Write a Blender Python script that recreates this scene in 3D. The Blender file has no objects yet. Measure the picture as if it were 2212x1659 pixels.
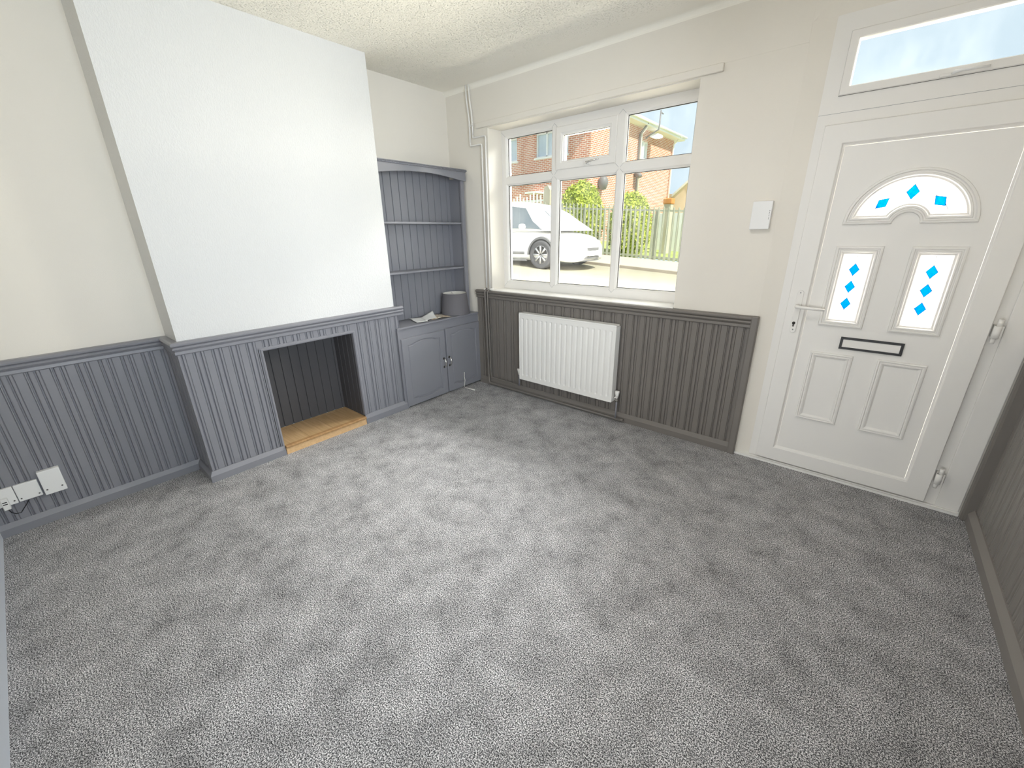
import bpy, math, random
from mathutils import Vector
random.seed(7)
SC = bpy.context.scene
COL = SC.collection
H = 2.7636

# ------------------------------------------------------------------ materials
def new_mat(name):
    m = bpy.data.materials.new(name); m.use_nodes = True
    nt = m.node_tree; nt.nodes.clear()
    out = nt.nodes.new('ShaderNodeOutputMaterial')
    return m, nt, out
def lnk(nt, a, b): nt.links.new(a, b)
def coords(nt, scale=(1, 1, 1), rot=(0, 0, 0)):
    g = nt.nodes.new('ShaderNodeNewGeometry')
    mp = nt.nodes.new('ShaderNodeMapping'); mp.inputs['Scale'].default_value = scale; mp.inputs['Rotation'].default_value = rot
    lnk(nt, g.outputs['Position'], mp.inputs['Vector'])
    return mp.outputs['Vector']
def noise(nt, vec, scale, detail=2, rough=.5):
    n = nt.nodes.new('ShaderNodeTexNoise'); n.inputs['Scale'].default_value = scale
    n.inputs['Detail'].default_value = detail; n.inputs['Roughness'].default_value = rough
    lnk(nt, vec, n.inputs['Vector']); return n.outputs['Fac']
def ramp(nt, fac, stops):
    r = nt.nodes.new('ShaderNodeValToRGB'); el = r.color_ramp.elements
    while len(el) < len(stops): el.new(.5)
    for e, (p, c) in zip(el, stops):
        e.position = p; e.color = (*c, 1) if len(c) == 3 else c
    lnk(nt, fac, r.inputs['Fac']); return r.outputs['Color']
def mixc(nt, fac, a, b, mode='MIX'):
    m = nt.nodes.new('ShaderNodeMix'); m.data_type = 'RGBA'; m.blend_type = mode
    for s, v in ((0, fac), (6, a), (7, b)):
        if hasattr(v, 'links') or hasattr(v, 'is_linked'): lnk(nt, v, m.inputs[s])
        elif s == 0: m.inputs[0].default_value = v
        else: m.inputs[s].default_value = (*v, 1)
    return m.outputs[2]
def bump(nt, h, strength, dist):
    b = nt.nodes.new('ShaderNodeBump'); b.inputs['Strength'].default_value = strength; b.inputs['Distance'].default_value = dist
    lnk(nt, h, b.inputs['Height']); return b.outputs['Normal']
def pbsdf(nt, out, col, rough=.5, metal=0, normal=None, spec=.5):
    p = nt.nodes.new('ShaderNodeBsdfPrincipled')
    if hasattr(col, 'is_linked'): lnk(nt, col, p.inputs['Base Color'])
    else: p.inputs['Base Color'].default_value = (*col, 1)
    if hasattr(rough, 'is_linked'): lnk(nt, rough, p.inputs['Roughness'])
    else: p.inputs['Roughness'].default_value = rough
    p.inputs['Metallic'].default_value = metal; p.inputs['Specular IOR Level'].default_value = spec
    if normal: lnk(nt, normal, p.inputs['Normal'])
    lnk(nt, p.outputs[0], out.inputs['Surface']); return p
def paint(name, col, rough=.5, bscale=60, bstr=.05, bdist=.002, var=.03, spec=.5, metal=0):
    m, nt, out = new_mat(name); v = coords(nt)
    n = noise(nt, v, bscale, 3)
    n2 = noise(nt, v, 3.0, 3)
    c = mixc(nt, n2, tuple(x * (1 - var) for x in col), tuple(min(1, x * (1 + var)) for x in col))
    pbsdf(nt, out, c, rough, metal, bump(nt, n, bstr, bdist), spec); return m

M = {}
M['wall'] = paint('wall paint', (.78, .742, .672), .85, 220, .25, .002, .015, .2)
def m_chimney():
    m, nt, out = new_mat('embossed wall paper paint')
    v = coords(nt, (1, 1, .45)); n = noise(nt, v, 150, 2, .6)
    r = ramp(nt, n, [(.42, (0, 0, 0)), (.62, (1, 1, 1))])
    pbsdf(nt, out, (.71, .71, .705), .75, 0, bump(nt, r, .32, .004), .25); return m
M['chimney'] = m_chimney()
def m_ceiling():
    m, nt, out = new_mat('stippled ceiling plaster')
    v = coords(nt); n = noise(nt, v, 88, 2.5, .6)
    r = ramp(nt, n, [(.31, (0, 0, 0)), (.43, (.8, .8, .8)), (.72, (1, 1, 1))])
    g = nt.nodes.new('ShaderNodeNewGeometry'); s = nt.nodes.new('ShaderNodeSeparateXYZ'); lnk(nt, g.outputs['Position'], s.inputs[0])
    mr = nt.nodes.new('ShaderNodeMapRange'); mr.inputs['From Min'].default_value = -.10; mr.inputs['From Max'].default_value = -.40; lnk(nt, s.outputs[1], mr.inputs['Value'])
    r = mixc(nt, mr.outputs[0], (.8, .8, .8), r)
    pbsdf(nt, out, (.90, .87, .79), .85, 0, bump(nt, r, .8, .014), .2); return m
M['ceiling'] = m_ceiling()
M['grey'] = paint('grey eggshell paint', (.23, .232, .258), .33, 90, .06, .002, .05, .5)
M['grey_pale'] = paint('pale blue grey paint', (.60, .64, .70), .5, 110, .10, .002, .04, .3)
M['grey_warmlit'] = paint('grey paint tinted by warm light', (.235, .215, .198), .45, 110, .10, .002, .05, .4)  # same grey with the warm light on the right wall put into its colour
M['grey_shaded'] = paint('grey paint with recess shade', (.085, .083, .088), .6, 110, .10, .002, .06, .3)  # fireplace shade put into the colour of the same grey
M['grey_backlit'] = paint('grey paint darkened as backlit', (.178, .162, .147), .45, 110, .10, .002, .06, .4)  # same grey darkened to carry the backlit dullness of the window wall
M['upvc'] = paint('white plastic', (.80, .782, .75), .5, 300, .02, .001, .01, .3)
M['gloss'] = paint('white gloss paint', (.83, .815, .78), .35, 60, .04, .001, .02, .5)
M['radiator'] = paint('white radiator enamel', (.80, .79, .76), .3, 200, .02, .001, .01, .5)
M['plastic'] = paint('white socket plastic', (.8, .8, .79), .35, 120, .08, .001, .05, .5)
M['black'] = paint('black rubber', (.008, .008, .009), .4, 100, .05, .001, .1, .5)
M['seal'] = paint('dark glazing seal', (.03, .03, .03), .5, 100, .05, .001, .1, .4)
M['chrome'] = paint('chrome', (.75, .74, .72), .15, 100, .02, .001, .02, .5, 1)
M['iron'] = paint('dark pewter', (.05, .045, .04), .3, 100, .05, .001, .1, .5, .8)
M['lead'] = paint('lead came', (.25, .26, .28), .5, 100, .05, .001, .1, .4)
M['shade'] = paint('charcoal lampshade fabric', (.15, .145, .158), .75, 700, .3, .001, .05, .3)
M['shade_in'] = paint('white lampshade lining', (.8, .78, .72), .8, 300, .1, .001, .02, .2)
def m_carpet():
    m, nt, out = new_mat('grey flecked twist carpet')
    v = coords(nt)
    n1 = noise(nt, v, 400, 2, .6); n2 = noise(nt, v, 215, 2, .6)
    patch = noise(nt, coords(nt, (1, 1, 1), (0, 0, .6)), 6.5, 6, .70)
    add = nt.nodes.new('ShaderNodeMath'); add.operation = 'MULTIPLY_ADD'; lnk(nt, n2, add.inputs[0]); add.inputs[1].default_value = .5
    mul = nt.nodes.new('ShaderNodeMath'); mul.operation = 'MULTIPLY'; lnk(nt, n1, mul.inputs[0]); mul.inputs[1].default_value = .5
    lnk(nt, mul.outputs[0], add.inputs[2])
    c = ramp(nt, add.outputs[0], [(.405, (.022, .022, .024)), (.46, (.10, .099, .104)), (.51, (.27, .266, .272)), (.56, (.78, .77, .775))])
    pc = ramp(nt, patch, [(.30, (.62, .62, .62)), (.43, (.92, .92, .92)), (.66, (1.28, 1.28, 1.28))])
    c = mixc(nt, 1.0, c, pc, 'MULTIPLY')
    pbsdf(nt, out, c, .95, 0, bump(nt, add.outputs[0], .6, .006), .1); return m
M['carpet'] = m_carpet()
def m_wood(name, a, b, plank=.085, gap=True):
    m, nt, out = new_mat(name)
    v = coords(nt, (5, 60, 60)); n = noise(nt, v, 1.0, 4, .6)
    c = ramp(nt, n, [(.3, a), (.7, b)])
    br = nt.nodes.new('ShaderNodeTexBrick'); lnk(nt, coords(nt), br.inputs['Vector'])
    br.inputs['Scale'].default_value = 1; br.inputs['Brick Width'].default_value = .9; br.inputs['Row Height'].default_value = plank
    br.inputs['Mortar Size'].default_value = .0012 if gap else 0
    br.inputs['Color1'].default_value = (1, 1, 1, 1); br.inputs['Color2'].default_value = (.80, .76, .70, 1); br.inputs['Mortar'].default_value = (.45, .35, .25, 1)
    c = mixc(nt, 1.0, c, br.outputs['Color'], 'MULTIPLY')
    pbsdf(nt, out, c, .4); return m
M['oak'] = m_wood('oak laminate', (.52, .34, .17), (.68, .48, .27), .19)
M['oak_pale'] = m_wood('pale oak riser', (.62, .40, .20), (.74, .50, .27), 3, False)
M['oak_edge'] = m_wood('oak edging', (.34, .19, .08), (.48, .29, .13), 3, False)
def m_glass():
    m, nt, out = new_mat('clear window glass')
    t = nt.nodes.new('ShaderNodeBsdfTransparent'); t.inputs['Color'].default_value = (.96, .98, .98, 1)
    g = nt.nodes.new('ShaderNodeBsdfGlossy'); g.inputs['Roughness'].default_value = .02
    f = nt.nodes.new('ShaderNodeFresnel'); f.inputs['IOR'].default_value = 1.35
    v = coords(nt, (1, 1, .5)); n = noise(nt, v, 5, 4, .65)
    dirt = nt.nodes.new('ShaderNodeBsdfTranslucent'); dirt.inputs['Color'].default_value = (1, 1, 1, 1)
    mx = nt.nodes.new('ShaderNodeMixShader'); lnk(nt, f.outputs[0], mx.inputs[0]); lnk(nt, t.outputs[0], mx.inputs[1]); lnk(nt, g.outputs[0], mx.inputs[2])
    r = ramp(nt, n, [(.4, (0.0, 0.0, 0.0)), (.75, (.012, .012, .012))])
    mx2 = nt.nodes.new('ShaderNodeMixShader'); lnk(nt, r, mx2.inputs[0]); lnk(nt, mx.outputs[0], mx2.inputs[1]); lnk(nt, dirt.outputs[0], mx2.inputs[2])
    lnk(nt, mx2.outputs[0], out.inputs['Surface']); return m
M['glass'] = m_glass()
def m_obscure(name, col, tr=.5):
    m, nt, out = new_mat(name)
    v = coords(nt); n = noise(nt, v, 140, 2)
    c = ramp(nt, n, [(.35, tuple(x * .86 for x in col)), (.6, col)])
    t = nt.nodes.new('ShaderNodeBsdfTransparent'); lnk(nt, c, t.inputs['Color'])
    d = nt.nodes.new('ShaderNodeBsdfTranslucent'); lnk(nt, c, d.inputs['Color'])
    mx = nt.nodes.new('ShaderNodeMixShader'); mx.inputs[0].default_value = tr
    lnk(nt, t.outputs[0], mx.inputs[1]); lnk(nt, d.outputs[0], mx.inputs[2])
    lnk(nt, mx.outputs[0], out.inputs['Surface']); return m
M['obscure'] = m_obscure('white textured glass', (1, 1, 1), .55)
M['blue'] = m_obscure('blue stained glass', (.0, .27, .60), .5)
def m_brick(name, a, b, mortar):
    m, nt, out = new_mat(name)
    g = nt.nodes.new('ShaderNodeNewGeometry'); s = nt.nodes.new('ShaderNodeSeparateXYZ'); lnk(nt, g.outputs['Position'], s.inputs[0])
    ad = nt.nodes.new('ShaderNodeMath'); ad.operation = 'ADD'; lnk(nt, s.outputs[0], ad.inputs[0]); lnk(nt, s.outputs[1], ad.inputs[1])
    cb = nt.nodes.new('ShaderNodeCombineXYZ'); lnk(nt, ad.outputs[0], cb.inputs[0]); lnk(nt, s.outputs[2], cb.inputs[1])
    br = nt.nodes.new('ShaderNodeTexBrick'); lnk(nt, cb.outputs[0], br.inputs['Vector'])
    br.inputs['Scale'].default_value = 1; br.inputs['Brick Width'].default_value = .225; br.inputs['Row Height'].default_value = .075
    br.inputs['Mortar Size'].default_value = .012; br.inputs['Mortar Smooth'].default_value = .1
    br.inputs['Color1'].default_value = (*a, 1); br.inputs['Color2'].default_value = (*b, 1); br.inputs['Mortar'].default_value = (*mortar, 1)
    pbsdf(nt, out, br.outputs['Color'], .9, 0, None, .2); return m
M['brick'] = m_brick('red house brick', (.50, .17, .10), (.62, .25, .15), (.75, .66, .58))
M['tile'] = paint('grey roof tile', (.42, .42, .44), .8, 8, .3, .02, .1, .2)
M['fascia'] = paint('white painted fascia', (.85, .85, .84), .5, 50, .02, .001, .02)
M['winglass'] = paint('house window pane', (.55, .62, .70), .15, 3, .02, .001, .1, .8)
M['car'] = paint('white car paint', (.86, .86, .87), .18, 3, .0, .001, .0, .7)
M['cargrey'] = paint('grey car trim', (.17, .17, .18), .5, 50, .05, .001, .05)
M['carglass'] = paint('tinted car glass', (.16, .19, .22), .1, 3, .0, .001, .1, .9)
M['tyre'] = paint('tyre rubber', (.10, .10, .11), .8, 60, .2, .003, .1, .2)
M['alloy'] = paint('alloy wheel', (.55, .55, .57), .3, 60, .0, .001, .05, .6, .6)
M['lampglass'] = paint('headlamp lens', (.55, .57, .6), .15, 20, .1, .003, .1, .8)
M['palisade'] = paint('grey green galvanised steel', (.34, .36, .27), .55, 30, .1, .002, .1)
M['asphalt'] = paint('sun bleached asphalt', (.36, .335, .26), .95, 60, .4, .004, .08, .1)
M['paving'] = paint('pale concrete paving', (.52, .48, .39), .95, 40, .3, .004, .06, .1)
M['kerb'] = paint('concrete kerb', (.33, .29, .24), .95, 20, .4, .004, .15, .1)
M['lawn'] = paint('garden grass', (.36, .42, .14), .95, 80, .6, .01, .3, .1)
M['render'] = paint('white render', (.82, .82, .83), .9, 80, .1, .002, .03, .1)
M['cream'] = paint('cream render', (.80, .66, .50), .9, 40, .1, .002, .05, .1)
M['orange'] = paint('orange brick pier', (.62, .28, .10), .9, 40, .2, .003, .1, .1)
def m_leaf():
    m, nt, out = new_mat('bright green hedge leaf')
    v = coords(nt); n = noise(nt, v, 14, 3)
    c = ramp(nt, n, [(.35, (.17, .24, .03)), (.65, (.60, .66, .10))])
    pbsdf(nt, out, c, .6, 0, None, .3); return m
M['leaf'] = m_leaf()
M['paper'] = paint('white leaflet paper', (.88, .88, .86), .6, 30, .05, .001, .02)
def m_print():
    m, nt, out = new_mat('printed leaflet')
    v = coords(nt, (1, 1, 1), (0, 0, .5)); n = noise(nt, v, 22, 2)
    c = ramp(nt, n, [(.42, (.80, .76, .66)), (.47, (.42, .25, .13)), (.56, (.78, .70, .55)), (.62, (.85, .82, .74))])
    pbsdf(nt, out, c, .5); return m
M['print'] = m_print()
M['cord'] = paint('white plastic cord', (.85, .84, .78), .4, 30, .02, .001, .02)

# ------------------------------------------------------------------ mesh tools
class MB:
    def __init__(s): s.v = []; s.f = []; s.smooth = set()
    def vert(s, p): s.v.append(tuple(p)); return len(s.v) - 1
    def face(s, idx, smooth=False):
        s.f.append(tuple(idx))
        if smooth: s.smooth.add(len(s.f) - 1)
    def box(s, x0, x1, y0, y1, z0, z1):
        x0, x1 = sorted((x0, x1)); y0, y1 = sorted((y0, y1)); z0, z1 = sorted((z0, z1))
        b = len(s.v)
        for z in (z0, z1):
            for x, y in ((x0, y0), (x1, y0), (x1, y1), (x0, y1)): s.v.append((x, y, z))
        for q in ((0, 3, 2, 1), (4, 5, 6, 7), (0, 1, 5, 4), (1, 2, 6, 5), (2, 3, 7, 6), (3, 0, 4, 7)): s.f.append(tuple(b + i for i in q))
        return s
    def loops(s, loops, closed=True, cap0=False, cap1=False, smooth=False):
        b = len(s.v); n = len(loops[0])
        for L in loops: s.v += [tuple(p) for p in L]
        for k in range(len(loops) - 1):
            for i in range(n if closed else n - 1):
                j = (i + 1) % n
                s.face((b + k * n + i, b + k * n + j, b + (k + 1) * n + j, b + (k + 1) * n + i), smooth)
        if cap0: s.face(tuple(b + i for i in range(n))[::-1])
        if cap1: s.face(tuple(b + (len(loops) - 1) * n + i for i in range(n)))
        return s
    def prism(s, poly, f):
        """poly 2-D list; f(u,v,k) -> 3-D point for k=0,1"""
        return s.loops([[f(u, v, 0) for u, v in poly], [f(u, v, 1) for u, v in poly]], True, True, True)
    def tube(s, pts, r, n=10, cap=True):
        pts = [Vector(p) for p in pts]; loops = []; prev = None
        for i, p in enumerate(pts):
            d = (pts[min(i + 1, len(pts) - 1)] - pts[max(i - 1, 0)]).normalized()
            if prev is None:
                a = Vector((0, 0, 1)) if abs(d.z) < .9 else Vector((1, 0, 0))
                u = d.cross(a).normalized()
            else:
                u = (prev - d * prev.dot(d)).normalized()
            prev = u; w = d.cross(u); rr = r[i] if isinstance(r, (list, tuple)) else r
            loops.append([p + (u * math.cos(t) + w * math.sin(t)) * rr for t in [2 * math.pi * k / n for k in range(n)]])
        return s.loops(loops, True, cap, cap, True)
    def lathe(s, c, prof, n=32, axis='z', cap0=False, cap1=False):
        loops = []
        for r, h in prof:
            L = []
            for k in range(n):
                t = 2 * math.pi * k / n; a, b = r * math.cos(t), r * math.sin(t)
                L.append({'z': (c[0] + a, c[1] + b, c[2] + h), 'y': (c[0] + a, c[1] + h, c[2] + b), 'x': (c[0] + h, c[1] + a, c[2] + b)}[axis])
            loops.append(L)
        return s.loops(loops, True, cap0, cap1, True)
    def build(s, name, mat, parent=None, loc=None, fix=True):
        me = bpy.data.meshes.new(name); me.from_pydata(s.v, [], s.f); me.update()
        if s.smooth:
            for i in s.smooth: me.polygons[i].use_smooth = True
        if fix:
            import bmesh
            bm = bmesh.new(); bm.from_mesh(me); bmesh.ops.recalc_face_normals(bm, faces=bm.faces); bm.to_mesh(me); bm.free()
        me.materials.append(M[mat] if isinstance(mat, str) else mat)
        o = bpy.data.objects.new(name, me); COL.objects.link(o)
        if parent: o.parent = parent
        return o
def tag(o, label, cat, group=None, kind=None):
    o['label'] = label; o['category'] = cat
    if group: o['group'] = group
    if kind: o['kind'] = kind
    return o
def thing(name, label, cat, group=None, kind=None):
    o = bpy.data.objects.new(name, None); COL.objects.link(o); o.empty_display_size = .05
    return tag(o, label, cat, group, kind)
def bx(name, mat, parent, *a): return MB().box(*a).build(name, mat, parent)
def bevel(o, w, seg=2):
    m = o.modifiers.new('bevel', 'BEVEL'); m.width = w; m.segments = seg; m.limit_method = 'ANGLE'; m.angle_limit = math.radians(35); return o
def copy_tree(o, parent=None, dx=(0, 0, 0)):
    c = o.copy(); COL.objects.link(c)
    if parent: c.parent = parent
    else: c.location = Vector(o.location) + Vector(dx)
    for ch in list(o.children): copy_tree(ch, c)
    return c
def sweep(mb, path, prof, closed=False, caps=True):
    """prof: (offset, z) ; offset is to the RIGHT of travel direction. path: xy points"""
    P = [Vector((p[0], p[1])) for p in path]; n = len(P); loops = []
    for i in range(n):
        def nrm(a, b):
            d = (b - a).normalized(); return Vector((d.y, -d.x))
        if i == 0: m = nrm(P[0], P[1])
        elif i == n - 1: m = nrm(P[-2], P[-1])
        else:
            n1, n2 = nrm(P[i - 1], P[i]), nrm(P[i], P[i + 1]); m = (n1 + n2); m = m / (m.dot(n1))
        loops.append([(P[i].x + m.x * o, P[i].y + m.y * o, z) for o, z in prof])
    mb.loops(loops, True, caps, caps); return mb
def rect_ring(mb, x0, x1, z0, z1, prof, axis='y', smooth=False):
    """closed rectangular moulding; prof list of (inset, depth)"""
    loops = []
    for i, d in prof:
        c = [(x0 + i, z0 + i), (x1 - i, z0 + i), (x1 - i, z1 - i), (x0 + i, z1 - i)]
        loops.append([(a, d, b) if axis == 'y' else (d, a, b) for a, b in c])
    mb.loops(loops); return mb
def grid_wall(mb, us, vs, hole, f):
    """front and back skins with holes lined. f(u,v,k) k=0 front 1 back"""
    idx = {}
    def V(i, j, k):
        if (i, j, k) not in idx: idx[(i, j, k)] = mb.vert(f(us[i], vs[j], k))
        return idx[(i, j, k)]
    nu, nv = len(us) - 1, len(vs) - 1
    solid = lambda i, j: 0 <= i < nu and 0 <= j < nv and not hole((us[i] + us[i + 1]) / 2, (vs[j] + vs[j + 1]) / 2)
    for i in range(nu):
        for j in range(nv):
            if not solid(i, j): continue
            mb.face((V(i, j, 0), V(i + 1, j, 0), V(i + 1, j + 1, 0), V(i, j + 1, 0)))
            mb.face((V(i, j, 1), V(i, j + 1, 1), V(i + 1, j + 1, 1), V(i + 1, j, 1)))
            for di, dj, a, b in ((-1, 0, (0, 0), (0, 1)), (1, 0, (1, 1), (1, 0)), (0, -1, (1, 0), (0, 0)), (0, 1, (0, 1), (1, 1))):
                if not solid(i + di, j + dj):
                    p, q = (i + a[0], j + a[1]), (i + b[0], j + b[1])
                    mb.face((V(*p, 0), V(*q, 0), V(*q, 1), V(*p, 1)))
    return mb
inr = lambda x, a, b: a < x < b

# ------------------------------------------------------------------ room shell
XR = 4.095; YB = -3.515; XC = .2704; YC1 = -.9956; YC2 = -2.5307
# floor
mb = MB(); mb.face([mb.vert(p) for p in ((-.0, YB, 0), (XR, YB, 0), (XR, .0, 0), (-.0, .0, 0))])
o = mb.build('floor', 'carpet', fix=False); tag(o, 'grey flecked twist pile carpet covering the whole room floor', 'carpet', kind='structure')
# ceiling with small cove at the window wall
mb = MB(); cv = .035
prof = [(YB - .2, 0)] + [(-cv + cv * math.sin(t), -cv + cv * math.cos(t)) for t in [math.pi / 2 * k / 6 for k in range(7)]]
loops = [[(x, y, H + z) for y, z in prof] for x in (-.15, XR + .15)]
top = [[(x, .32, H - cv), (x, .32, H + .1), (x, YB - .2, H + .1)] for x in (-.15, XR + .15)]
mb.loops([loops[0] + top[0], loops[1] + top[1]], True, True, True)
o = mb.build('ceiling', 'ceiling'); tag(o, 'cream stippled plaster ceiling', 'ceiling', kind='structure')
# wall_front (window wall), plane y=0
WX0, WX1, WZ0, WZ1 = .5205, 2.3216, 1.0, 2.409
DX0, DX1, DZ2 = 2.972, 4.033, 2.5476
def fw(x, z, k):
    if k: return (x, .32, z)
    y = .0175 if (x > 2.96 and z < 2.6) else 0.
    if x > 2.86 and 2.6 < z < 2.7: z = 2.647
    return (x, y, z)
mb = grid_wall(MB(), [-.15, WX0, WX1, 2.869, DX0, DX1, XR + .15], [-.1, WZ0, 2.05, WZ1, DZ2, 2.647, H],
    lambda x, z: (inr(x, WX0, WX1) and inr(z, WZ0, WZ1)) or (inr(x, DX0, DX1) and z < DZ2), fw)
o = mb.build('wall_front', 'wall'); tag(o, 'off white papered wall around the window and front door', 'wall', kind='structure')
# wall_left with hearth hole
FY0, FY1, FZ1 = -2.09, -1.42, .803
mb = grid_wall(MB(), [YB - .15, FY0 - .03, FY1 + .03, .0], [-.1, FZ1 + .03, H], lambda y, z: inr(y, FY0 - .03, FY1 + .03) and z < FZ1 + .03, lambda y, z, k: (-.15 * k, y, z))
o = mb.build('wall_left', 'wall'); tag(o, 'off white wall of the two alcoves beside the chimney breast', 'wall', kind='structure')
# chimney breast
mb = MB()
ys = [YC2, FY0, FY1, YC1]; zs = [0, FZ1, H]
for i in range(3):
    for j in range(2):
        if i == 1 and j == 0: continue
        mb.face([mb.vert((XC, y, z)) for y, z in ((ys[i], zs[j]), (ys[i + 1], zs[j]), (ys[i + 1], zs[j + 1]), (ys[i], zs[j + 1]))])
for y in (YC2, YC1): mb.face([mb.vert(p) for p in ((.0, y, 0), (XC, y, 0), (XC, y, H), (.0, y, H))])
import bmesh
def weld(o, d=1e-4):
    bm = bmesh.new(); bm.from_mesh(o.data); bmesh.ops.remove_doubles(bm, verts=bm.verts, dist=d); bmesh.ops.recalc_face_normals(bm, faces=bm.faces); bm.to_mesh(o.data); bm.free(); return o
o = weld(mb.build('wall_chimney', 'chimney')); tag(o, 'white chimney breast with embossed textured paper above the fireplace', 'chimney breast', kind='structure')
# right & back walls
W2Y0, W2Y1, W2Z0, W2Z1 = -3.30, -1.75, 1.02, 2.42
o = grid_wall(MB(), [YB - .15, W2Y0, W2Y1, .32], [-.1, W2Z0, W2Z1, H], lambda y, z: inr(y, W2Y0, W2Y1) and inr(z, W2Z0, W2Z1), lambda y, z, k: (XR + .2 * k, y, z)).build('wall_right', 'wall'); tag(o, 'white wall to the right of the front door', 'wall', kind='structure')
W3X0, W3X1, W3Z0, W3Z1 = 1.9, 3.7, .22, 1.60
o = grid_wall(MB(), [.0, W3X0, W3X1, XR], [-.1, W3Z0, W3Z1, H], lambda x, z: inr(x, W3X0, W3X1) and inr(z, W3Z0, W3Z1), lambda x, z, k: (x, YB - .15 * k, z)).build('wall_back', 'wall'); tag(o, 'white wall behind the viewer', 'wall', kind='structure')

# ------------------------------------------------------------------ reeded wainscot, rails, skirting
PER = .0975
CS = [(0, 0), (.034, 0), (.0365, -.004), (.039, -.0005), (.0425, -.001), (.0445, -.0095), (.049, -.0095), (.053, -.001), (.057, 0), (.067, 0), (.071, -.001), (.0735, -.0095),
      (.078, -.0095), (.082, -.001), (.087, -.0005), (.0905, -.0005), (.0935, -.004), (.0965, 0)]
def reeded(name, p0, p1, z0, z1, mat, label, phase=0., thick=.02):
    """p0->p1 on the wall face, panel grows to the RIGHT of travel"""
    a, b = Vector(p0), Vector(p1); d = (b - a); L = d.length; d /= L; n = Vector((d.y, -d.x))
    pts = [(0, 0)]; k0 = int(math.floor(-phase / PER)) - 1
    for k in range(k0, k0 + int(L / PER) + 4):
        for u, w in CS:
            t = phase + k * PER + u
            if .002 < t < L - .002: pts.append((t, w))
    pts.append((L, 0))
    poly = [(t, thick + w) for t, w in pts] + [(L, 0.0), (0, 0.0)]
    mb = MB().prism(poly, lambda u, v, k: (a.x + d.x * u + n.x * v, a.y + d.y * u + n.y * v, z1 if k else z0))
    o = mb.build(name, mat); tag(o, label, 'wall panelling', kind='structure'); return o
# travel so that room is on the right: alcove wall travelling +y has right = +x
reeded('trim_1', (.0, YB), (.0, YC2 - .02), 0.06, .88, 'grey', 'dark grey reeded panelling in the alcove left of the fireplace', .022)
reeded('trim_2', (.0, YC2), (XC + .0, YC2), .06, .88, 'grey', 'dark grey reeded panelling on the side return of the chimney breast', .03)
reeded('trim_3', (XC, YC2 - .02), (XC, -2.118), .06, .88, 'grey', 'grey reeded panelling left of the fireplace opening', .039)
reeded('trim_4', (XC, -2.118), (XC, -1.400), .815, .88, 'grey', 'short strip of grey reeded panelling over the fireplace opening', .0)
reeded('trim_5', (XC, -1.400), (XC, -.975), .06, .88, 'grey', 'grey reeded panelling between fireplace opening and cupboard', .05)
reeded('trim_6', (.32, 0), (2.845, 0), .06, .94, 'grey_backlit', 'dark grey reeded panelling behind the radiator under the window', .01, .016)
reeded('trim_7', (XR, -.05), (XR, YB), .06, .94, 'grey_warmlit', 'grey reeded panelling on the right hand wall', .02, .016)
def rail_prof(z):  # z = top
    return [(0, z), (.030, z), (.040, z - .004), (.0455, z - .012), (.044, z - .020), (.036, z - .0255), (.031, z - .029), (.036, z - .033), (.040, z - .040), (.036, z - .047),
            (.029, z - .051), (.026, z - .055), (.030, z - .058), (.031, z - .074), (.024, z - .079), (0, z - .08)]
o = sweep(MB(), [(.0, YB), (.0, YC2), (XC, YC2), (XC, -.928)], rail_prof(.953)).build('trim_8', 'grey'); tag(o, 'grey moulded dado rail running along the alcove and over the fireplace', 'dado rail', kind='structure')
o = sweep(MB(), [(.32, 0), (2.845, 0)], rail_prof(.999)).build('trim_9', 'grey_backlit'); tag(o, 'dark grey moulded dado rail under the window sill', 'dado rail', kind='structure')
o = sweep(MB(), [(XR, -.03), (XR, YB)], rail_prof(.999)).build('trim_10', 'grey_warmlit'); tag(o, 'grey moulded dado rail on the right hand wall', 'dado rail', kind='structure')
o = bevel(bx('trim_11', 'grey_backlit', None, 2.842, 2.884, -.046, .0015, 0, 1.0), .006); tag(o, 'dark grey end post of the panelling beside the front door', 'panel end post', kind='structure')
o = bevel(bx('trim_12', 'grey_backlit', None, 4.034, XR, -.052, .0, 0, 1.0), .008, 1); tag(o, 'dark grey post in the corner right of the front door', 'panel end post', kind='structure')
SK = [(0, 0), (.036, 0), (.036, .045), (.021, .072), (0, .072)]
SKR = [(0, 0), (.040, 0), (.040, .055), (.021, .085), (0, .085)]
o = sweep(MB(), [(.0, YB), (.0, YC2 - .001), (.06, YC2 - .001)][:2], SK).build('baseboard_left', 'grey'); tag(o, 'grey chamfered skirting board in the left alcove', 'skirting board', kind='structure')
o = sweep(MB(), [(.03, YC2), (XC, YC2), (XC, -2.093)], [(a + .006, b) for a, b in SK[1:4]] + [(0, .072), (0, 0)]).build('baseboard_chimney', 'grey'); tag(o, 'grey chamfered skirting around the left foot of the chimney breast', 'skirting board', kind='structure')
o = sweep(MB(), [(XC, -1.42), (XC, -.99)], [(a + .006, b * 1.12) for a, b in SK[1:4]] + [(0, .08), (0, 0)]).build('baseboard_chimney.001', 'grey'); tag(o, 'short grey skirting between the hearth and the cupboard', 'skirting board', kind='structure')
o = sweep(MB(), [(.335, 0), (2.842, 0)], [(0, 0), (.034, 0), (.034, .045), (.018, .075), (0, .075)]).build('baseboard_front', 'grey_backlit'); tag(o, 'dark grey skirting board under the window', 'skirting board', kind='structure')
o = sweep(MB(), [(XR, -.05), (XR, YB)], SKR).build('baseboard_right', 'grey_warmlit'); tag(o, 'grey chamfered skirting board along the right hand wall', 'skirting board', kind='structure')
o = sweep(MB(), [(XR, YB), (.0, YB)], [(0, 0), (.03, 0), (.03, .10), (.02, .12), (0, .12)]).build('baseboard_back', 'grey_pale'); tag(o, 'pale blue grey skirting along the near wall at the left edge', 'skirting board', kind='structure')
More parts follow.
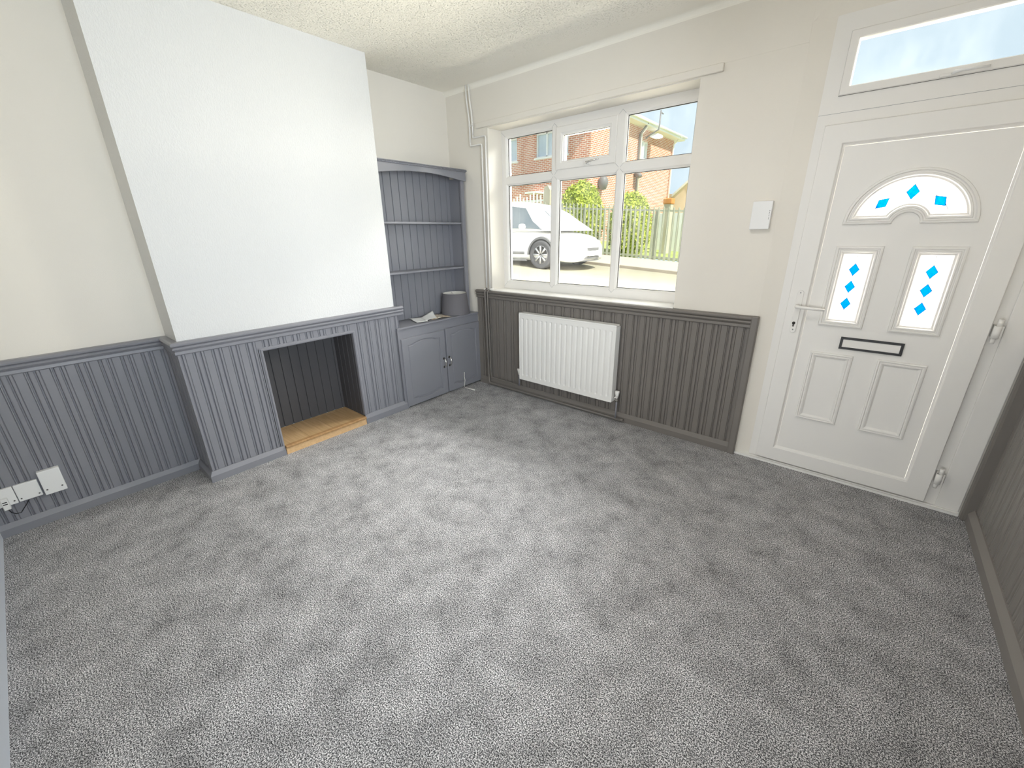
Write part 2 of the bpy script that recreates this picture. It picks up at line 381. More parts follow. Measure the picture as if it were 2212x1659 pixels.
# board over the window
t = thing('trim_13', 'white painted curtain batten and boxing above the window', 'curtain batten', kind='structure')
bevel(bx('batten', 'wall', t, .389, 2.453, -.022, .0, 2.416, 2.459), .003, 1)
bx('boxing', 'wall', t, .385, 2.866, -.0015, .0, 2.459, 2.632)

# ------------------------------------------------------------------ window_1
win = thing('window_1', 'white plastic six pane window with one small opening light', 'window', kind='structure')
cols = [(.583, 1.075), (1.160, 1.688), (1.758, 2.250)]
ZL, ZU = (1.087, 1.951), (2.033, 2.341)
def fhole(x, z):
    for i, (a, b) in enumerate(cols):
        a2, b2 = (1.137, 1.680) if i == 1 else (a - .012, b + .012)
        lo = (ZL[0] - .012, ZL[1] + .012)
        if inr(x, a - .012, b + .012) and inr(z, *lo): return True
        if i == 1:
            if inr(x, 1.140, 1.684) and inr(z, 2.034, 2.345): return True
        elif inr(x, a - .012, b + .012) and inr(z, ZU[0] - .012, ZU[1] + .012): return True
    return False
xs = sorted({.503, WX1, 1.140, 1.684} | {v for a, b in cols for v in (a - .012, b + .012)})
zs = sorted({1.004, 2.412, ZL[0] - .012, ZL[1] + .012, ZU[0] - .012, ZU[1] + .012, 2.034, 2.345})
o = grid_wall(MB(), xs, zs, fhole, lambda x, z, k: (x, .255 if k else .185, z)).build('window_frame', 'upvc', win); bevel(o, .004, 2)
def light(x0, x1, z0, z1, y, par):
    mb = rect_ring(MB(), x0 - .014, x1 + .014, z0 - .014, z1 + .014, [(0, y), (.003, y + .002), (.013, y + .012), (.014, y + .03)])
    mb.build('glazing_bead', 'upvc', par)
    rect_ring(MB(), x0 - .001, x1 + .001, z0 - .001, z1 + .001, [(-.006, y + .022), (.0045, y + .022), (.0045, y + .032), (-.006, y + .032)]).build('seal', 'seal', par)
    bx('pane', 'glass', par, x0 - .006, x1 + .006, y + .026, y + .0262, z0 - .006, z1 + .006)
for i, (a, b) in enumerate(cols):
    light(a, b, *ZL, .187, win)
    if i != 1: light(a, b, *ZU, .187, win)
sash = rect_ring(MB(), 1.137, 1.687, 2.031, 2.348, [(0, .187), (0, .172), (.004, .168), (.045, .168), (.052, .174), (.062, .176), (.064, .20), (.064, .24), (0.003, .24)]).build('opening_sash', 'upvc', win)
rect_ring(MB(), 1.199, 1.625, 2.092, 2.287, [(0, .196), (.006, .196)]).build('seal', 'seal', sash)
bx('pane', 'glass', sash, 1.198, 1.626, .2, .2002, 2.09, 2.289)
hd = MB(); hd.box(1.425, 1.475, .150, .168, 2.040, 2.062); o = hd.build('sash_handle', 'radiator', win); bevel(o, .003)
MB().tube([(1.45, .15, 2.052), (1.452, .138, 2.054), (1.50, .136, 2.062), (1.56, .138, 2.068)], [.009, .009, .007, .006], 10).build('handle_lever', 'chrome', o)
o = bevel(bx('window_sill', 'gloss', win, WX0 - .005, WX1 + .002, -.020, .187, .992, 1.006), .003)

w2 = thing('added_window_side', 'unseen white framed window added in the right hand wall for fill light', 'window', kind='structure')  # window added so the outside fill light can enter
ym = (W2Y0 + W2Y1) / 2
grid_wall(MB(), [W2Y0, W2Y0 + .06, ym - .03, ym + .03, W2Y1 - .06, W2Y1], [W2Z0, W2Z0 + .06, W2Z1 - .06, W2Z1],
    lambda y, z: W2Z0 + .06 < z < W2Z1 - .06 and (W2Y0 + .06 < y < ym - .03 or ym + .03 < y < W2Y1 - .06), lambda y, z, k: (XR + .1 + .06 * k, y, z)).build('window_frame', 'upvc', w2)
bx('pane', 'glass', w2, XR + .13, XR + .1302, W2Y0 + .05, W2Y1 - .05, W2Z0 + .05, W2Z1 - .05)
w3 = thing('added_window_rear', 'unseen low white framed window added behind the viewer for fill light', 'window', kind='structure')  # low window added to let the rear fill light in
xm = (W3X0 + W3X1) / 2
grid_wall(MB(), [W3X0, W3X0 + .06, xm - .03, xm + .03, W3X1 - .06, W3X1], [W3Z0, W3Z0 + .06, W3Z1 - .06, W3Z1],
    lambda x, z: W3Z0 + .06 < z < W3Z1 - .06 and (W3X0 + .06 < x < xm - .03 or xm + .03 < x < W3X1 - .06), lambda x, z, k: (x, YB - .06 - .06 * k, z)).build('window_frame', 'upvc', w3)
bx('pane', 'glass', w3, W3X0 + .05, W3X1 - .05, YB - .0902, YB - .09, W3Z0 + .05, W3Z1 - .05)
mb = MB(); ym_ = .1840
for a, b in ((1.1095, 1), (1.7205, 1)):
    for zc, sgn in ((2.353, 1), (1.075, -1)):
        for q in (-1, 1): mb.tube([(a + q * .028, ym_, zc), (a, ym_, zc + sgn * .028)], .0007, 4)
    for q in (-1, 1):
        for w_ in (-1, 1): mb.tube([(a + q * .006, ym_, 1.992 + w_ * .006), (a + q * .034, ym_, 1.992 + w_ * .034)], .0007, 4)
for (xa, za), (xb, zb) in (((.505, 2.41), (.569, 2.354)), ((.505, 1.008), (.569, 1.074)), ((2.318, 2.41), (2.264, 2.354)), ((2.318, 1.008), (2.264, 1.074))): mb.tube([(xa, ym_, za), (xb, ym_, zb)], .0007, 4)
mb.build('weld_lines', 'lead', win)
# ------------------------------------------------------------------ door_1
door = thing('door_1', 'white plastic front door with arched stained glass and fanlight above', 'door', kind='structure')
# outer frame
fr = grid_wall(MB(), [DX0, 3.024, 3.052, 3.880, 3.944, DX1], [.004, .03, 2.045, 2.192, 2.460, 2.5475],
    lambda x, z: (inr(x, 3.024, 3.880) and .03 < z < 2.045) or (inr(x, 3.052, 3.944) and 2.192 < z < 2.46),
    lambda x, z, k: (x, .10 if k else .0175, z)).build('door_frame', 'upvc', door)
bevel(bx('frame_stop', 'upvc', door, 3.935, DX1, .006, .0175, .004, 2.10), .005)
# faint joint line between door frame and fanlight frame
bx('frame_joint', 'lead', door, DX0 + .002, DX1 - .002, .0165, .0174, 2.1060, 2.1072)
# leaf
SX0, SX1, SZ0, SZ1 = 3.018, 3.886, .034, 2.050
IX0, IX1, IZ0, IZ1 = 3.130, 3.774, .145, 1.937
leaf = rect_ring(MB(), SX0, SX1, SZ0, SZ1, [(0, .05), (0, -.012), (.003, -.016), (.092, -.016), (.096, -.012), (.098, -.006), (.106, -.001), (.112, .004), (.112, .05), (0, .05)]).build('door_leaf', 'upvc', door)
# inner panel sheet, with holes: arch region rectangle (covered by moulding) and two glass rectangles
YP = .0
AX, AZ = 3.4555, 1.547
def pts_arch(R, zb, r, n=28, nb=8):
    """closed outline: outer arc right->left, base left, inner arc, base right"""
    a0 = math.asin(max(0, min(1, (zb - AZ) / R))); b0 = math.asin(max(0, min(1, (zb - AZ) / r)))
    L = []
    for k in range(n + 1):
        t = a0 + (math.pi - 2 * a0) * k / n; L.append((AX + R * math.cos(t), AZ + R * math.sin(t)))
    xl, xl2 = AX - R * math.cos(a0), AX - r * math.cos(b0)
    for k in range(1, nb): L.append((xl + (xl2 - xl) * k / nb, zb))
    for k in range(n + 1):
        t = math.pi - b0 - (math.pi - 2 * b0) * k / n; L.append((AX + r * math.cos(t), AZ + r * math.sin(t)))
    for k in range(1, nb): L.append((AX + r * math.cos(b0) + (R * math.cos(a0) - r * math.cos(b0)) * k / nb, zb))
    return L
OUT = pts_arch(.2625, AZ, .054); GL = pts_arch(.2085, 1.600, .106)
mixp = lambda t, d: [(a[0] + (b[0] - a[0]) * t, d, a[1] + (b[1] - a[1]) * t) for a, b in zip(OUT, GL)]
# sheet as bmesh polygon with holes via triangle fill
def sheet_with_holes(outer, holes, y, name, mat, parent):
    bm = bmesh.new(); edges = []
    for lp in [outer] + holes:
        vs = [bm.verts.new((p[0], y, p[1])) for p in lp]
        for i in range(len(vs)): edges.append(bm.edges.new((vs[i], vs[(i + 1) % len(vs)])))
    bmesh.ops.triangle_fill(bm, use_beauty=True, use_dissolve=False, edges=edges, normal=(0, -1, 0))
    me = bpy.data.meshes.new(name); bm.to_mesh(me); bm.free(); me.materials.append(M[mat])
    o = bpy.data.objects.new(name, me); COL.objects.link(o); o.parent = parent; return o
RL = (3.193, 3.401, .983, 1.436); RR = (3.510, 3.719, .983, 1.436)
GW = .048
def rect_pts(a, b, c, d): return [(a, c), (b, c), (b, d), (a, d)]
h2 = [rect_pts(r[0] + .02, r[1] - .02, r[2] + .02, r[3] - .02) for r in (RL, RR)]
midl = [(p[0], p[2]) for p in mixp(.4, 0)]
sheet_with_holes(rect_pts(IX0 - .004, IX1 + .004, IZ0 - .004, IZ1 + .004), [midl] + h2, YP, 'door_panel', 'upvc', door)
am = MB().loops([mixp(0, YP), mixp(.06, -.012), mixp(.22, -.014), mixp(.30, -.007), mixp(.40, -.007), mixp(.46, -.013), mixp(.60, -.013), mixp(.68, -.006), mixp(.82, -.002), mixp(.90, .008), mixp(1, .014), mixp(1.0, .03)])
am.build('arch_moulding', 'upvc', door)
RP = [(0, YP), (.003, -.011), (.010, -.014), (.014, -.013), (.016, -.006), (.022, -.006), (.024, -.012), (.030, -.012), (.034, -.005), (.042, -.001), (.047, .010), (.048, .03)]
for r in (RL, RR): rect_ring(MB(), *r, RP).build('rectangular_moulding', 'upvc', door)
for r in ((3.190, 3.399, .374, .822), (3.508, 3.716, .374, .824)):
    mb = rect_ring(MB(), *r, [(0, YP), (.003, -.010), (.009, -.013), (.013, -.007), (.018, -.007), (.021, -.012), (.026, -.010), (.034, -.002), (.038, -.0015)])
    x0, x1, z0, z1 = r[0] + .038, r[1] - .038, r[2] + .038, r[3] - .038
    mb.face([mb.vert(p) for p in ((x0, -.0015, z0), (x1, -.0015, z0), (x1, -.0015, z1), (x0, -.0015, z1))])
    mb.build('raised_panel', 'upvc', door)
# stained glass
def flat(name, pts, y, mat, parent, th=.002):
    return MB().prism(pts, lambda u, v, k: (u, y + th * k, v)).build(name, mat, parent)
def lead(parent, segs, y=.017):
    mb = MB()
    for (a, b, c, d) in segs: mb.tube([(a, y, b), (c, y, d)], .0016, 6)
    mb.build('lead_lines', 'lead', parent)
ga = thing_g = MB().prism(GL, lambda u, v, k: (u, .020 + .003 * k, v)).build('arched_glass', 'obscure', door)
def dia(cx, cz, hx, hz, par, ang=0):
    c, s = math.cos(ang), math.sin(ang)
    P = [(cx + a * c - b * s, cz + a * s + b * c) for a, b in ((0, hz), (hx, 0), (0, -hz), (-hx, 0))]
    flat('blue_diamond', P, .0165, 'blue', par)
    mb = MB()
    for i in range(4): mb.tube([(P[i][0], .016, P[i][1]), (P[(i + 1) % 4][0], .016, P[(i + 1) % 4][1])], .0012, 6)
    mb.build('diamond_leading', 'seal', par)
dia(3.451, 1.699, .025, .036, ga)
dia(3.342, 1.650, .024, .034, ga, math.radians(-44)); dia(3.563, 1.651, .024, .034, ga, math.radians(44))
sg = []
for k in range(28):
    if 12 <= k <= 15 or 3 <= k <= 6 or 21 <= k <= 24: continue
    t0, t1 = math.radians(20 + 140 * k / 28), math.radians(20 + 140 * (k + 1) / 28); R = .157
    sg.append((AX + R * math.cos(t0), AZ + R * math.sin(t0), AX + R * math.cos(t1), AZ + R * math.sin(t1)))
for t in (90, 133, 47): 
    c, s = math.cos(math.radians(t)), math.sin(math.radians(t)); sg.append((AX + .107 * c, AZ + .107 * s, AX + .118 * c, AZ + .118 * s)); sg.append((AX + .188 * c, AZ + .188 * s, AX + .207 * c, AZ + .207 * s))
lead(ga, sg, .0185)
for r in (RL, RR):
    x0, x1, z0, z1 = r[0] + GW, r[1] - GW, r[2] + GW, r[3] - GW; cx = (x0 + x1) / 2
    g = bx('rectangular_glass', 'obscure', door, x0 - .001, x1 + .001, .020, .023, z0 - .001, z1 + .001)
    for z in (1.309, 1.214, 1.118): dia(cx, z, .0235, .0345, g)
    vz = [z0] + [q for z in (1.118, 1.214, 1.309) for q in (z - .0345, z + .0345)] + [z1]
    lead(g, [(cx, vz[i], cx, vz[i + 1]) for i in (0, 2, 4, 6)] + [q for z in (1.309, 1.214, 1.118) for q in ((x0, z, cx - .0235, z), (cx + .0235, z, x1, z))], .0185)
# letterbox
lb = rect_ring(MB(), 3.319, 3.599, .857, .928, [(0, YP), (0, -.009), (.0015, -.011), (.0115, -.011), (.0125, -.008), (.0125, YP)]).build('letterbox_surround', 'black', door)
bevel(bx('letterbox_flap', 'upvc', lb, 3.3315, 3.5865, -.009, 0, .8695, .9155), .002)
# handle
mb = MB(); n = 16
pl = [(3.075 + .0165 * math.cos(t), 1.166 + .0165 * math.sin(t)) for t in [math.pi * k / n for k in range(n + 1)]] + [(3.075 + .0165 * math.cos(t), .940 + .0165 * math.sin(t)) for t in [math.pi + math.pi * k / n for k in range(n + 1)]]
hp = mb.prism(pl, lambda u, v, k: (u, -.016 - .008 * k, v)).build('handle_plate', 'upvc', door); bevel(hp, .002)
MB().tube([(3.073, -.024, 1.088), (3.073, -.055, 1.088), (3.078, -.064, 1.088), (3.09, -.066, 1.087), (3.15, -.064, 1.084), (3.212, -.060, 1.081)], [.012, .011, .011, .010, .0085, .007], 12).build('lever', 'upvc', hp)
k1 = MB().lathe((3.073, -.0245, .984), [(0.001, -.002), (.0085, -.002), (.0085, 0), (.001, 0)], 20, 'y'); k1.box(3.0685, 3.0775, -.0262, -.0245, .962, .984); k1.build('keyhole', 'iron', hp)
MB().lathe((3.075, -.0245, 1.168), [(.001, -.001), (.0035, -.001), (.0035, 0)], 12, 'y').build('screw', 'lead', hp)
MB().lathe((3.075, -.0245, .944), [(.001, -.001), (.0035, -.001), (.0035, 0)], 12, 'y').build('screw', 'lead', hp)
for zc in (1.042, .205, 1.86):
    h = MB().tube([(3.905, -.030, zc - .033), (3.905, -.030, zc + .028)], .0145, 16).build('hinge', 'upvc', door)
    MB().tube([(3.908, -.028, zc + .028), (3.908, -.028, zc + .060)], .0105, 14).build('hinge_knuckle', 'upvc', h)
    MB().tube([(3.903, -.028, zc - .060), (3.903, -.028, zc - .033)], .0085, 14).build('hinge_pin', 'upvc', h)
    bx('hinge_leaf', 'upvc', h, 3.893, 3.925, -.030, .018, zc - .030, zc + .028)
# fanlight
fs = rect_ring(MB(), 3.046, 3.950, 2.186, 2.466, [(0, .0175), (0, .006), (.003, .003), (.034, .003), (.038, .008), (.040, .03), (.040, .05), (0, .05)]).build('fanlight_sash', 'upvc', door)
rect_ring(MB(), 3.0445, 3.9515, 2.1845, 2.4675, [(0, .0168), (.0025, .0168)]).build('seal', 'seal', fs)
bx('pane', 'glass', fs, 3.084, 3.912, .025, .0252, 2.224, 2.428)
hh = bevel(bx('fanlight_handle', 'upvc', fs, 3.425, 3.488, -.010, .004, 2.186, 2.200), .004)
MB().tube([(3.47, -.012, 2.193), (3.475, -.022, 2.197), (3.50, -.024, 2.199), (3.585, -.018, 2.197)], [.008, .008, .006, .005], 10).build('handle_lever', 'plastic', hh)
# threshold
bx('threshold', 'gloss', door, 2.884, DX1 + .0, -.014, .0, .0, .014)
bx('cill', 'upvc', door, DX0, DX1, .0, .10, .0, .020)
for ob in (leaf,): pass

# ------------------------------------------------------------------ fireplace
fp = thing('fireplace', 'open grey boarded fireplace recess with oak floored hearth', 'fireplace')
XB = -.045
def boards(name, length, z0, z1, pitch, f, mat, parent, th=.012, ph=0.):
    pts = [(0, 0)]; u = pitch + ph
    while u < length - .01:
        pts += [(u - .0045, 0), (u - .0015, -.007), (u + .0015, -.007), (u + .0045, 0)]; u += pitch
    pts += [(length, 0), (length, -th), (0, -th)]
    return MB().prism(pts, lambda a, b, k: f(a, b, z1 if k else z0)).build(name, mat, parent)
boards('back_panel', FY1 - FY0, .07, FZ1, .072, lambda a, b, z: (XB + b, FY0 + a, z), 'grey_shaded', fp)
boards('side_panel', XC - XB, .07, FZ1, .072, lambda a, b, z: (XB + a, FY0 + b, z), 'grey_shaded', fp)
boards('side_panel', XC - XB, .07, FZ1, .072, lambda a, b, z: (XB + a, FY1 - b, z), 'grey_shaded', fp)
bx('top_panel', 'grey_shaded', fp, XB - .012, XC, FY0 - .012, FY1 + .012, FZ1 - .002, FZ1 + .010)
bx('hearth_top', 'oak', fp, XB, .300, FY0, FY1 , .058, .070)
bevel(bx('hearth_nosing', 'oak_edge', fp, .285, .322, FY0 + .001, FY1 - .001, .052, .0715), .005, 3)
bx('hearth_riser', 'oak_pale', fp, .295, .310, FY0 + .002, FY1 - .002, .0, .052)
mb = MB()
pr_ = [(0, 0), (.012, .004), (.022, .004), (.026, .010), (.026, -.018)]
# surround: inverted U, swept as mitred strip on plane x
def usweep(mb, prof, y0, y1, z0, zt):
    loops = []
    for s in range(4):
        L = []
        for o_, d in prof:
            y = {0: y0 - o_, 1: y0 - o_, 2: y1 + o_, 3: y1 + o_}[s]; z = {0: z0, 1: zt + o_, 2: zt + o_, 3: z0}[s]
            L.append((XC + .02 + d, y, z))
        loops.append(L)
    mb.loops(loops, True, True, True); return mb
usweep(mb, [(0, -.02), (0, .006), (.006, .010), (.012, .010), (.018, .003), (.024, .003), (.024, -.02)], FY0, FY1 + .0, .068, FZ1 - .003).build('surround', 'grey', fp)

# ------------------------------------------------------------------ cupboard
cb = thing('cabinet', 'low grey double door cupboard built into the alcove by the window', 'cabinet')
KX = .300
bevel(bx('worktop', 'grey', cb, .012, KX + .014, -.9935, -.003, .748, .764), .003)
bx('worktop_nose', 'grey', cb, KX - .01, KX + .014, -1.015, -.9935, .748, .764)
mb = grid_wall(MB(), [-.972, -.945, -.500, -.464, -.04, -.002], [.012, .06, .63, .748], lambda y, z: (.06 < z < .63 and (-.945 < y < -.5 or -.464 < y < -.04)), lambda y, z, k: (KX - (.02 if k else .0), y, z))
mb.build('carcass', 'grey', cb)
bx('gap_shade_strip', 'seal', cb, .25, .262, -.972, -.002, 0, .014)  # near-black strip painted in for shade in the gap below the doors
bx('scribe_strip', 'grey', cb, KX - .004, KX + .006, -1.012, -.972, .0, .748)
def cab_door(y0, y1, z0, z1, handle_y):
    yc, zc = (y0 + y1) / 2, (z0 + z1) / 2; n = 40
    a0, a1, b0, b1 = y0 + .062, y1 - .062, z0 + .066, z1 - .062
    def top(t):  # cathedral line, 0..1
        if t < .12 or t > .88: return 0.
        if t < .22: s = (t - .12) / .10; return .013 * s * s * (3 - 2 * s)
        if t > .78: s = (.88 - t) / .10; return .013 * s * s * (3 - 2 * s)
        s = (t - .22) / .56; return .013 + .013 * math.sin(math.pi * s)
    shp = []
    for k in range(n): t = k / n; shp.append((a0 + (a1 - a0) * t, b0 - top(t) * .8))
    for k in range(6): shp.append((a1, b0 + (b1 - b0) * k / 6))
    for k in range(n): t = 1 - k / n; shp.append((a0 + (a1 - a0) * t, b1 + top(t)))
    for k in range(6): shp.append((a0, b1 + (b0 - b1) * k / 6))
    rect = []
    for k in range(n): rect.append((y0 + (y1 - y0) * k / n, z0))
    for k in range(6): rect.append((y1, z0 + (z1 - z0) * k / 6))
    for k in range(n): rect.append((y1 - (y1 - y0) * k / n, z1))
    for k in range(6): rect.append((y0, z1 + (z0 - z1) * k / 6))
    sc = lambda P, i: [(yc + (y - yc) * (1 - i / (abs(a1 - a0) / 2)), zc + (z - zc) * (1 - i / (abs(b1 - b0) / 2))) for y, z in P]
    at = lambda P, x: [(x, y, z) for y, z in P]
    F = KX + .020
    ins = sc(rect, 0); r2 = [(yc + (y - yc) * .985, zc + (z - zc) * .992) for y, z in rect]
    mb = MB().loops([at(rect, KX + .001), at(rect, F - .005), at(r2, F), at(shp, F), at(sc(shp, .0035), F - .010), at(sc(shp, .010), F - .011), at(sc(shp, .018), F - .0065)], True, True, True)
    d = mb.build('door', 'grey', cb)
    h = MB().tube([(F, handle_y, .295), (F + .020, handle_y, .300), (F + .028, handle_y, .315), (F + .030, handle_y, .336), (F + .028, handle_y, .357), (F + .020, handle_y, .372), (F, handle_y, .377)], [.007, .0065, .007, .0075, .007, .0065, .007], 12).build('handle', 'chrome', d)
    for zz in (.293, .379):
        MB().lathe((F, handle_y, zz), [(.001, .005), (.0095, .005), (.012, 0)], 16, 'x').build('handle_rose', 'iron', d)
cab_door(-.990, -.492, .014, .662, -.522)
cab_door(-.474, -.002, .014, .668, -.452)

# ------------------------------------------------------------------ shelf unit above
sh = thing('shelf_unit', 'tall grey built-in shelf unit with arched top above the cupboard', 'shelf unit')
boards('back_panel', .952, .766, 2.07, .079, lambda a, b, z: (.028 + b, -.990 + a, z), 'grey', sh, .012, .03)
bx('side_panel', 'grey', sh, .014, .200, -.052, -.036, .766, 2.03)
bevel(bx('front_stile', 'grey', sh, .200, .222, -.074, -.034, .766, 2.01), .003)
bx('side_panel', 'grey', sh, .014, .200, -.9945, -.979, .766, 2.03)
for z in (1.633, 1.217): bevel(bx('shelf', 'grey', sh, .028, .203, -.979, -.053, z - .010, z + .008), .005, 3)
ps = [(-.992, 2.003)] + [(-.975 + .885 * k / 24, 2.006 + .034 * math.sin(math.pi * k / 24)) for k in range(25)] + [(-.030, 2.003), (-.030, 2.078), (-.992, 2.078)]
pm = MB().prism(ps, lambda u, v, k: (.222 + .022 * k, u, v)).build('pelmet', 'grey', sh)
bx('top_board', 'grey', sh, .014, .236, -.992, -.030, 2.074, 2.080)
mb = MB(); mb.tube([(.250, -.992, 2.086), (.250, -.028, 2.086)], .008, 10)
rp = mb
o = rp.build('rope_moulding', 'grey', sh)
mb = MB(); k = 0; y = -.985
while y < -.035:
    mb.tube([(.2535, y, 2.078), (.2605, y + .006, 2.087), (.2545, y + .012, 2.095)], [.002, .0034, .002], 6); y += .0125
mb.build('rope_twist', 'grey', o)
bx('cap_fillet', 'grey', sh, .224, .256, -.992, -.028, 2.094, 2.100)

# ------------------------------------------------------------------ lampshade
ls = thing('lampshade', 'charcoal tapered drum lampshade standing on the grey cupboard', 'lampshade')
LC = (.178, -.199, .7645)
MB().lathe(LC, [(.145, .0), (.1215, .208), (.1205, .208), (.144, .0)], 64).build('shade_cover', 'shade', ls)
MB().lathe(LC, [(.1432, .001), (.1200, .2085)], 64).build('lining', 'shade_in', ls)
MB().lathe(LC, [(.1447, 0), (.1465, 0), (.1465, .008), (.1445, .008)], 64).build('rim', 'shade', ls)
MB().lathe(LC, [(.1206, .2), (.1223, .2), (.1223, .209), (.1203, .209)], 64).build('rim', 'shade', ls)
sp = MB()
for k in range(3):
    t = .6 + k * 2.094; sp.tube([(LC[0] + .02 * math.cos(t), LC[1] + .02 * math.sin(t), LC[2] + .19), (LC[0] + .121 * math.cos(t), LC[1] + .121 * math.sin(t), LC[2] + .203)], .002, 6)
sp.tube([(LC[0] + .02 * math.cos(t), LC[1] + .02 * math.sin(t), LC[2] + .19) for t in [2 * math.pi * k / 16 for k in range(17)]], .003, 6)
sp.build('fitter_ring', 'gloss', ls)

# ------------------------------------------------------------------ leaflets
def leaflet(name, pts, lift, mat, label, fold=None):
    n = 10; mb = MB(); a, b, c, d = [Vector(p) for p in pts]
    for i in range(n + 1):
        for j in range(n + 1):
            u, v = i / n, j / n; p = (a * (1 - u) + b * u) * (1 - v) + (d * (1 - u) + c * u) * v
            mb.vert((p.x, p.y, .7645 + lift(u, v)))
    for i in range(n):
        for j in range(n): q = i * (n + 1) + j; mb.face((q, q + n + 1, q + n + 2, q + 1), True)
    o = mb.build(name, mat); s = o.modifiers.new('thick', 'SOLIDIFY'); s.thickness = .0008; s.offset = 1
    return tag(o, label, 'leaflet', 'leaflets on the cupboard')
leaflet('leaflet', [(.06, -.70), (.255, -.755), (.29, -.655), (.10, -.52)], lambda u, v: .002 + .010 * (1 - u) * (1 - v) + .004 * math.sin(5 * u) ** 2, 'paper', 'crumpled cream leaflet lying furthest from the lampshade on the cupboard')
leaflet('leaflet', [(.115, -.60), (.262, -.655), (.235, -.50), (.105, -.44)], lambda u, v: .010 + .045 * (1 - u) ** 2 * v, 'paper', 'plain white folded sheet with a raised corner on the cupboard')
leaflet('leaflet', [(.09, -.50), (.265, -.585), (.285, -.36), (.12, -.345)], lambda u, v: .004 + .008 * math.sin(3 * v) ** 2, 'print', 'brown and cream printed leaflet nearest the lampshade')

# ------------------------------------------------------------------ cords
o = MB().tube([(KX + .023, -.262, .168), (KX + .024, -.268, .12), (KX + .026, -.262, .08), (KX + .025, -.272, .03), (KX + .023, -.274, .008)], .003, 8).build('cord', 'cord'); tag(o, 'thin white cord hanging down the right cupboard door', 'cord')
o = MB().tube([(KX + .035, -.280, .006), (KX + .10, -.277, .007), (KX + .175, -.272, .006)], [.003, .0045, .006], 8).build('cord_end', 'cord'); tag(o, 'short white plastic cord end lying on the carpet by the cupboard', 'cord')

# ------------------------------------------------------------------ radiator
rad = thing('radiator', 'white panel radiator mounted on dark panelling under the window', 'radiator')
RX0, RX1, RZ0, RZ1, RY = .942, 1.930, .185, .835, -.100
mb = MB(); nx, nz = 18 * 10, 46; flute = (RX1 - RX0 - .03) / 18
def ry(x, z):
    t = ((x - RX0 - .015) / flute); u = abs(t - math.floor(t) - .5)  # 0 centre
    if x < RX0 + .015 or x > RX1 - .015: return RY
    w = max(0, min(1, (.22 - u) / .12)); e = min(z - (RZ0 + .038), (RZ1 - .046) - z); g = max(0, min(1, e / .012))
    # flutes narrow to the ends
    return RY + .0038 * w * w * (3 - 2 * w) * g * (1 + 1.6 * math.exp(-max(e, 0) / .016))
X = [RX0, RX0 + .008] + [RX0 + .015 + (RX1 - RX0 - .03) * i / nx for i in range(nx + 1)] + [RX1 - .008, RX1]
Z = [RZ0, RZ0 + .02, RZ0 + .037, RZ0 + .042, RZ0 + .046, RZ0 + .051, RZ0 + .06, RZ0 + .08] + [RZ0 + .1 + (RZ1 - RZ0 - .2) * i / 6 for i in range(7)] + [RZ1 - .085, RZ1 - .068, RZ1 - .06, RZ1 - .055, RZ1 - .051, RZ1 - .046, RZ1 - .045, RZ1 - .02, RZ1]
for x in X:
    for z in Z: mb.vert((x, ry(x, z), z))
m_ = len(Z)
for i in range(len(X) - 1):
    for j in range(m_ - 1): q = i * m_ + j; mb.face((q, q + 1, q + m_ + 1, q + m_), True)
mb.build('front_panel', 'radiator', rad)
bevel(bx('top_cap', 'radiator', rad, RX0 - .002, RX1 - .006, RY - .003, -.030, RZ1 - .012, RZ1 + .002), .003)
bevel(bx('side_cap', 'radiator', rad, RX0 - .003, RX0 + .006, RY - .003, -.030, RZ0, RZ1 - .012), .002)
bevel(bx('side_cap', 'radiator', rad, RX1 - .006, RX1 + .003, RY - .003, -.030, RZ0, RZ1 - .012), .002)
bx('bottom_edge', 'radiator', rad, RX0, RX1, RY - .003, RY + .012, RZ0 - .003, RZ0 + .006)
bx('back_plate', 'radiator', rad, RX0 + .01, RX1 - .01, -.045, -.040, RZ0 + .01, RZ1 - .02)
def valve(x, z0, zc, side, low):
    v = MB().tube([(x, -.062, low), (x, -.062, zc - .02)], .0075, 12).build('pipe_tail', 'grey', rad)
    b = MB().lathe((x, -.062, zc - .035), [(.001, -.012), (.011, -.012), (.012, 0), (.010, .01), (.012, .02), (.012, .032), (.001, .032)], 16).build('valve_body', 'chrome', rad)
    MB().tube([(x, -.062, zc - .012), (x + side * .035, -.062, zc - .012)], .010, 12).build('valve_union', 'chrome', rad)
    MB().lathe((x, -.062, zc), [(.001, -.004), (.012, -.004), (.0135, .012), (.0175, .028), (.019, .045), (.017, .048), (.001, .048)], 20).build('valve_cap', 'gloss', rad)
valve(1.962, .2, .232, -1, .035); valve(.905, .2, .222, 1, .09)

# ------------------------------------------------------------------ pipes
p1 = thing('heating_pipe', 'left heating pipe dropping from the ceiling and running along the floor', 'pipe')
py = -.022
MB().tube([(.290, py, H + .02), (.296, py, 2.66), (.318, py, 2.50), (.322, py, 2.46), (.322, py, 2.31)], .0075, 10).build('upper_run', 'gloss', p1)
MB().tube([(.322, py, 2.31), (.322, py, 2.292), (.327, py, 2.287), (.345, py, 2.287), (.452, py, 2.287), (.462, py, 2.282), (.465, py, 2.268), (.463, py, 1.02)], .0075, 10).build('lower_run', 'gloss', p1)
MB().tube([(.463, py, 1.02), (.463, -.052, .985), (.466, -.052, .90), (.480, -.052, .05), (.486, -.052, .030), (.51, -.052, .026), (1.2, -.052, .026), (2.02, -.052, .026)], .009, 10).build('grey_run', 'grey_backlit', p1)
MB().tube([(.322, py, 2.462), (.322, py, 2.44)], .0105, 12).build('coupling', 'gloss', p1)
bx('clip', 'gloss', p1, .444, .462, -.045, .0, 1.005, 1.019); MB().tube([(1.99, -.052, .026), (2.03, -.052, .026)], .0125, 12).build('end_stop', 'grey_backlit', p1)
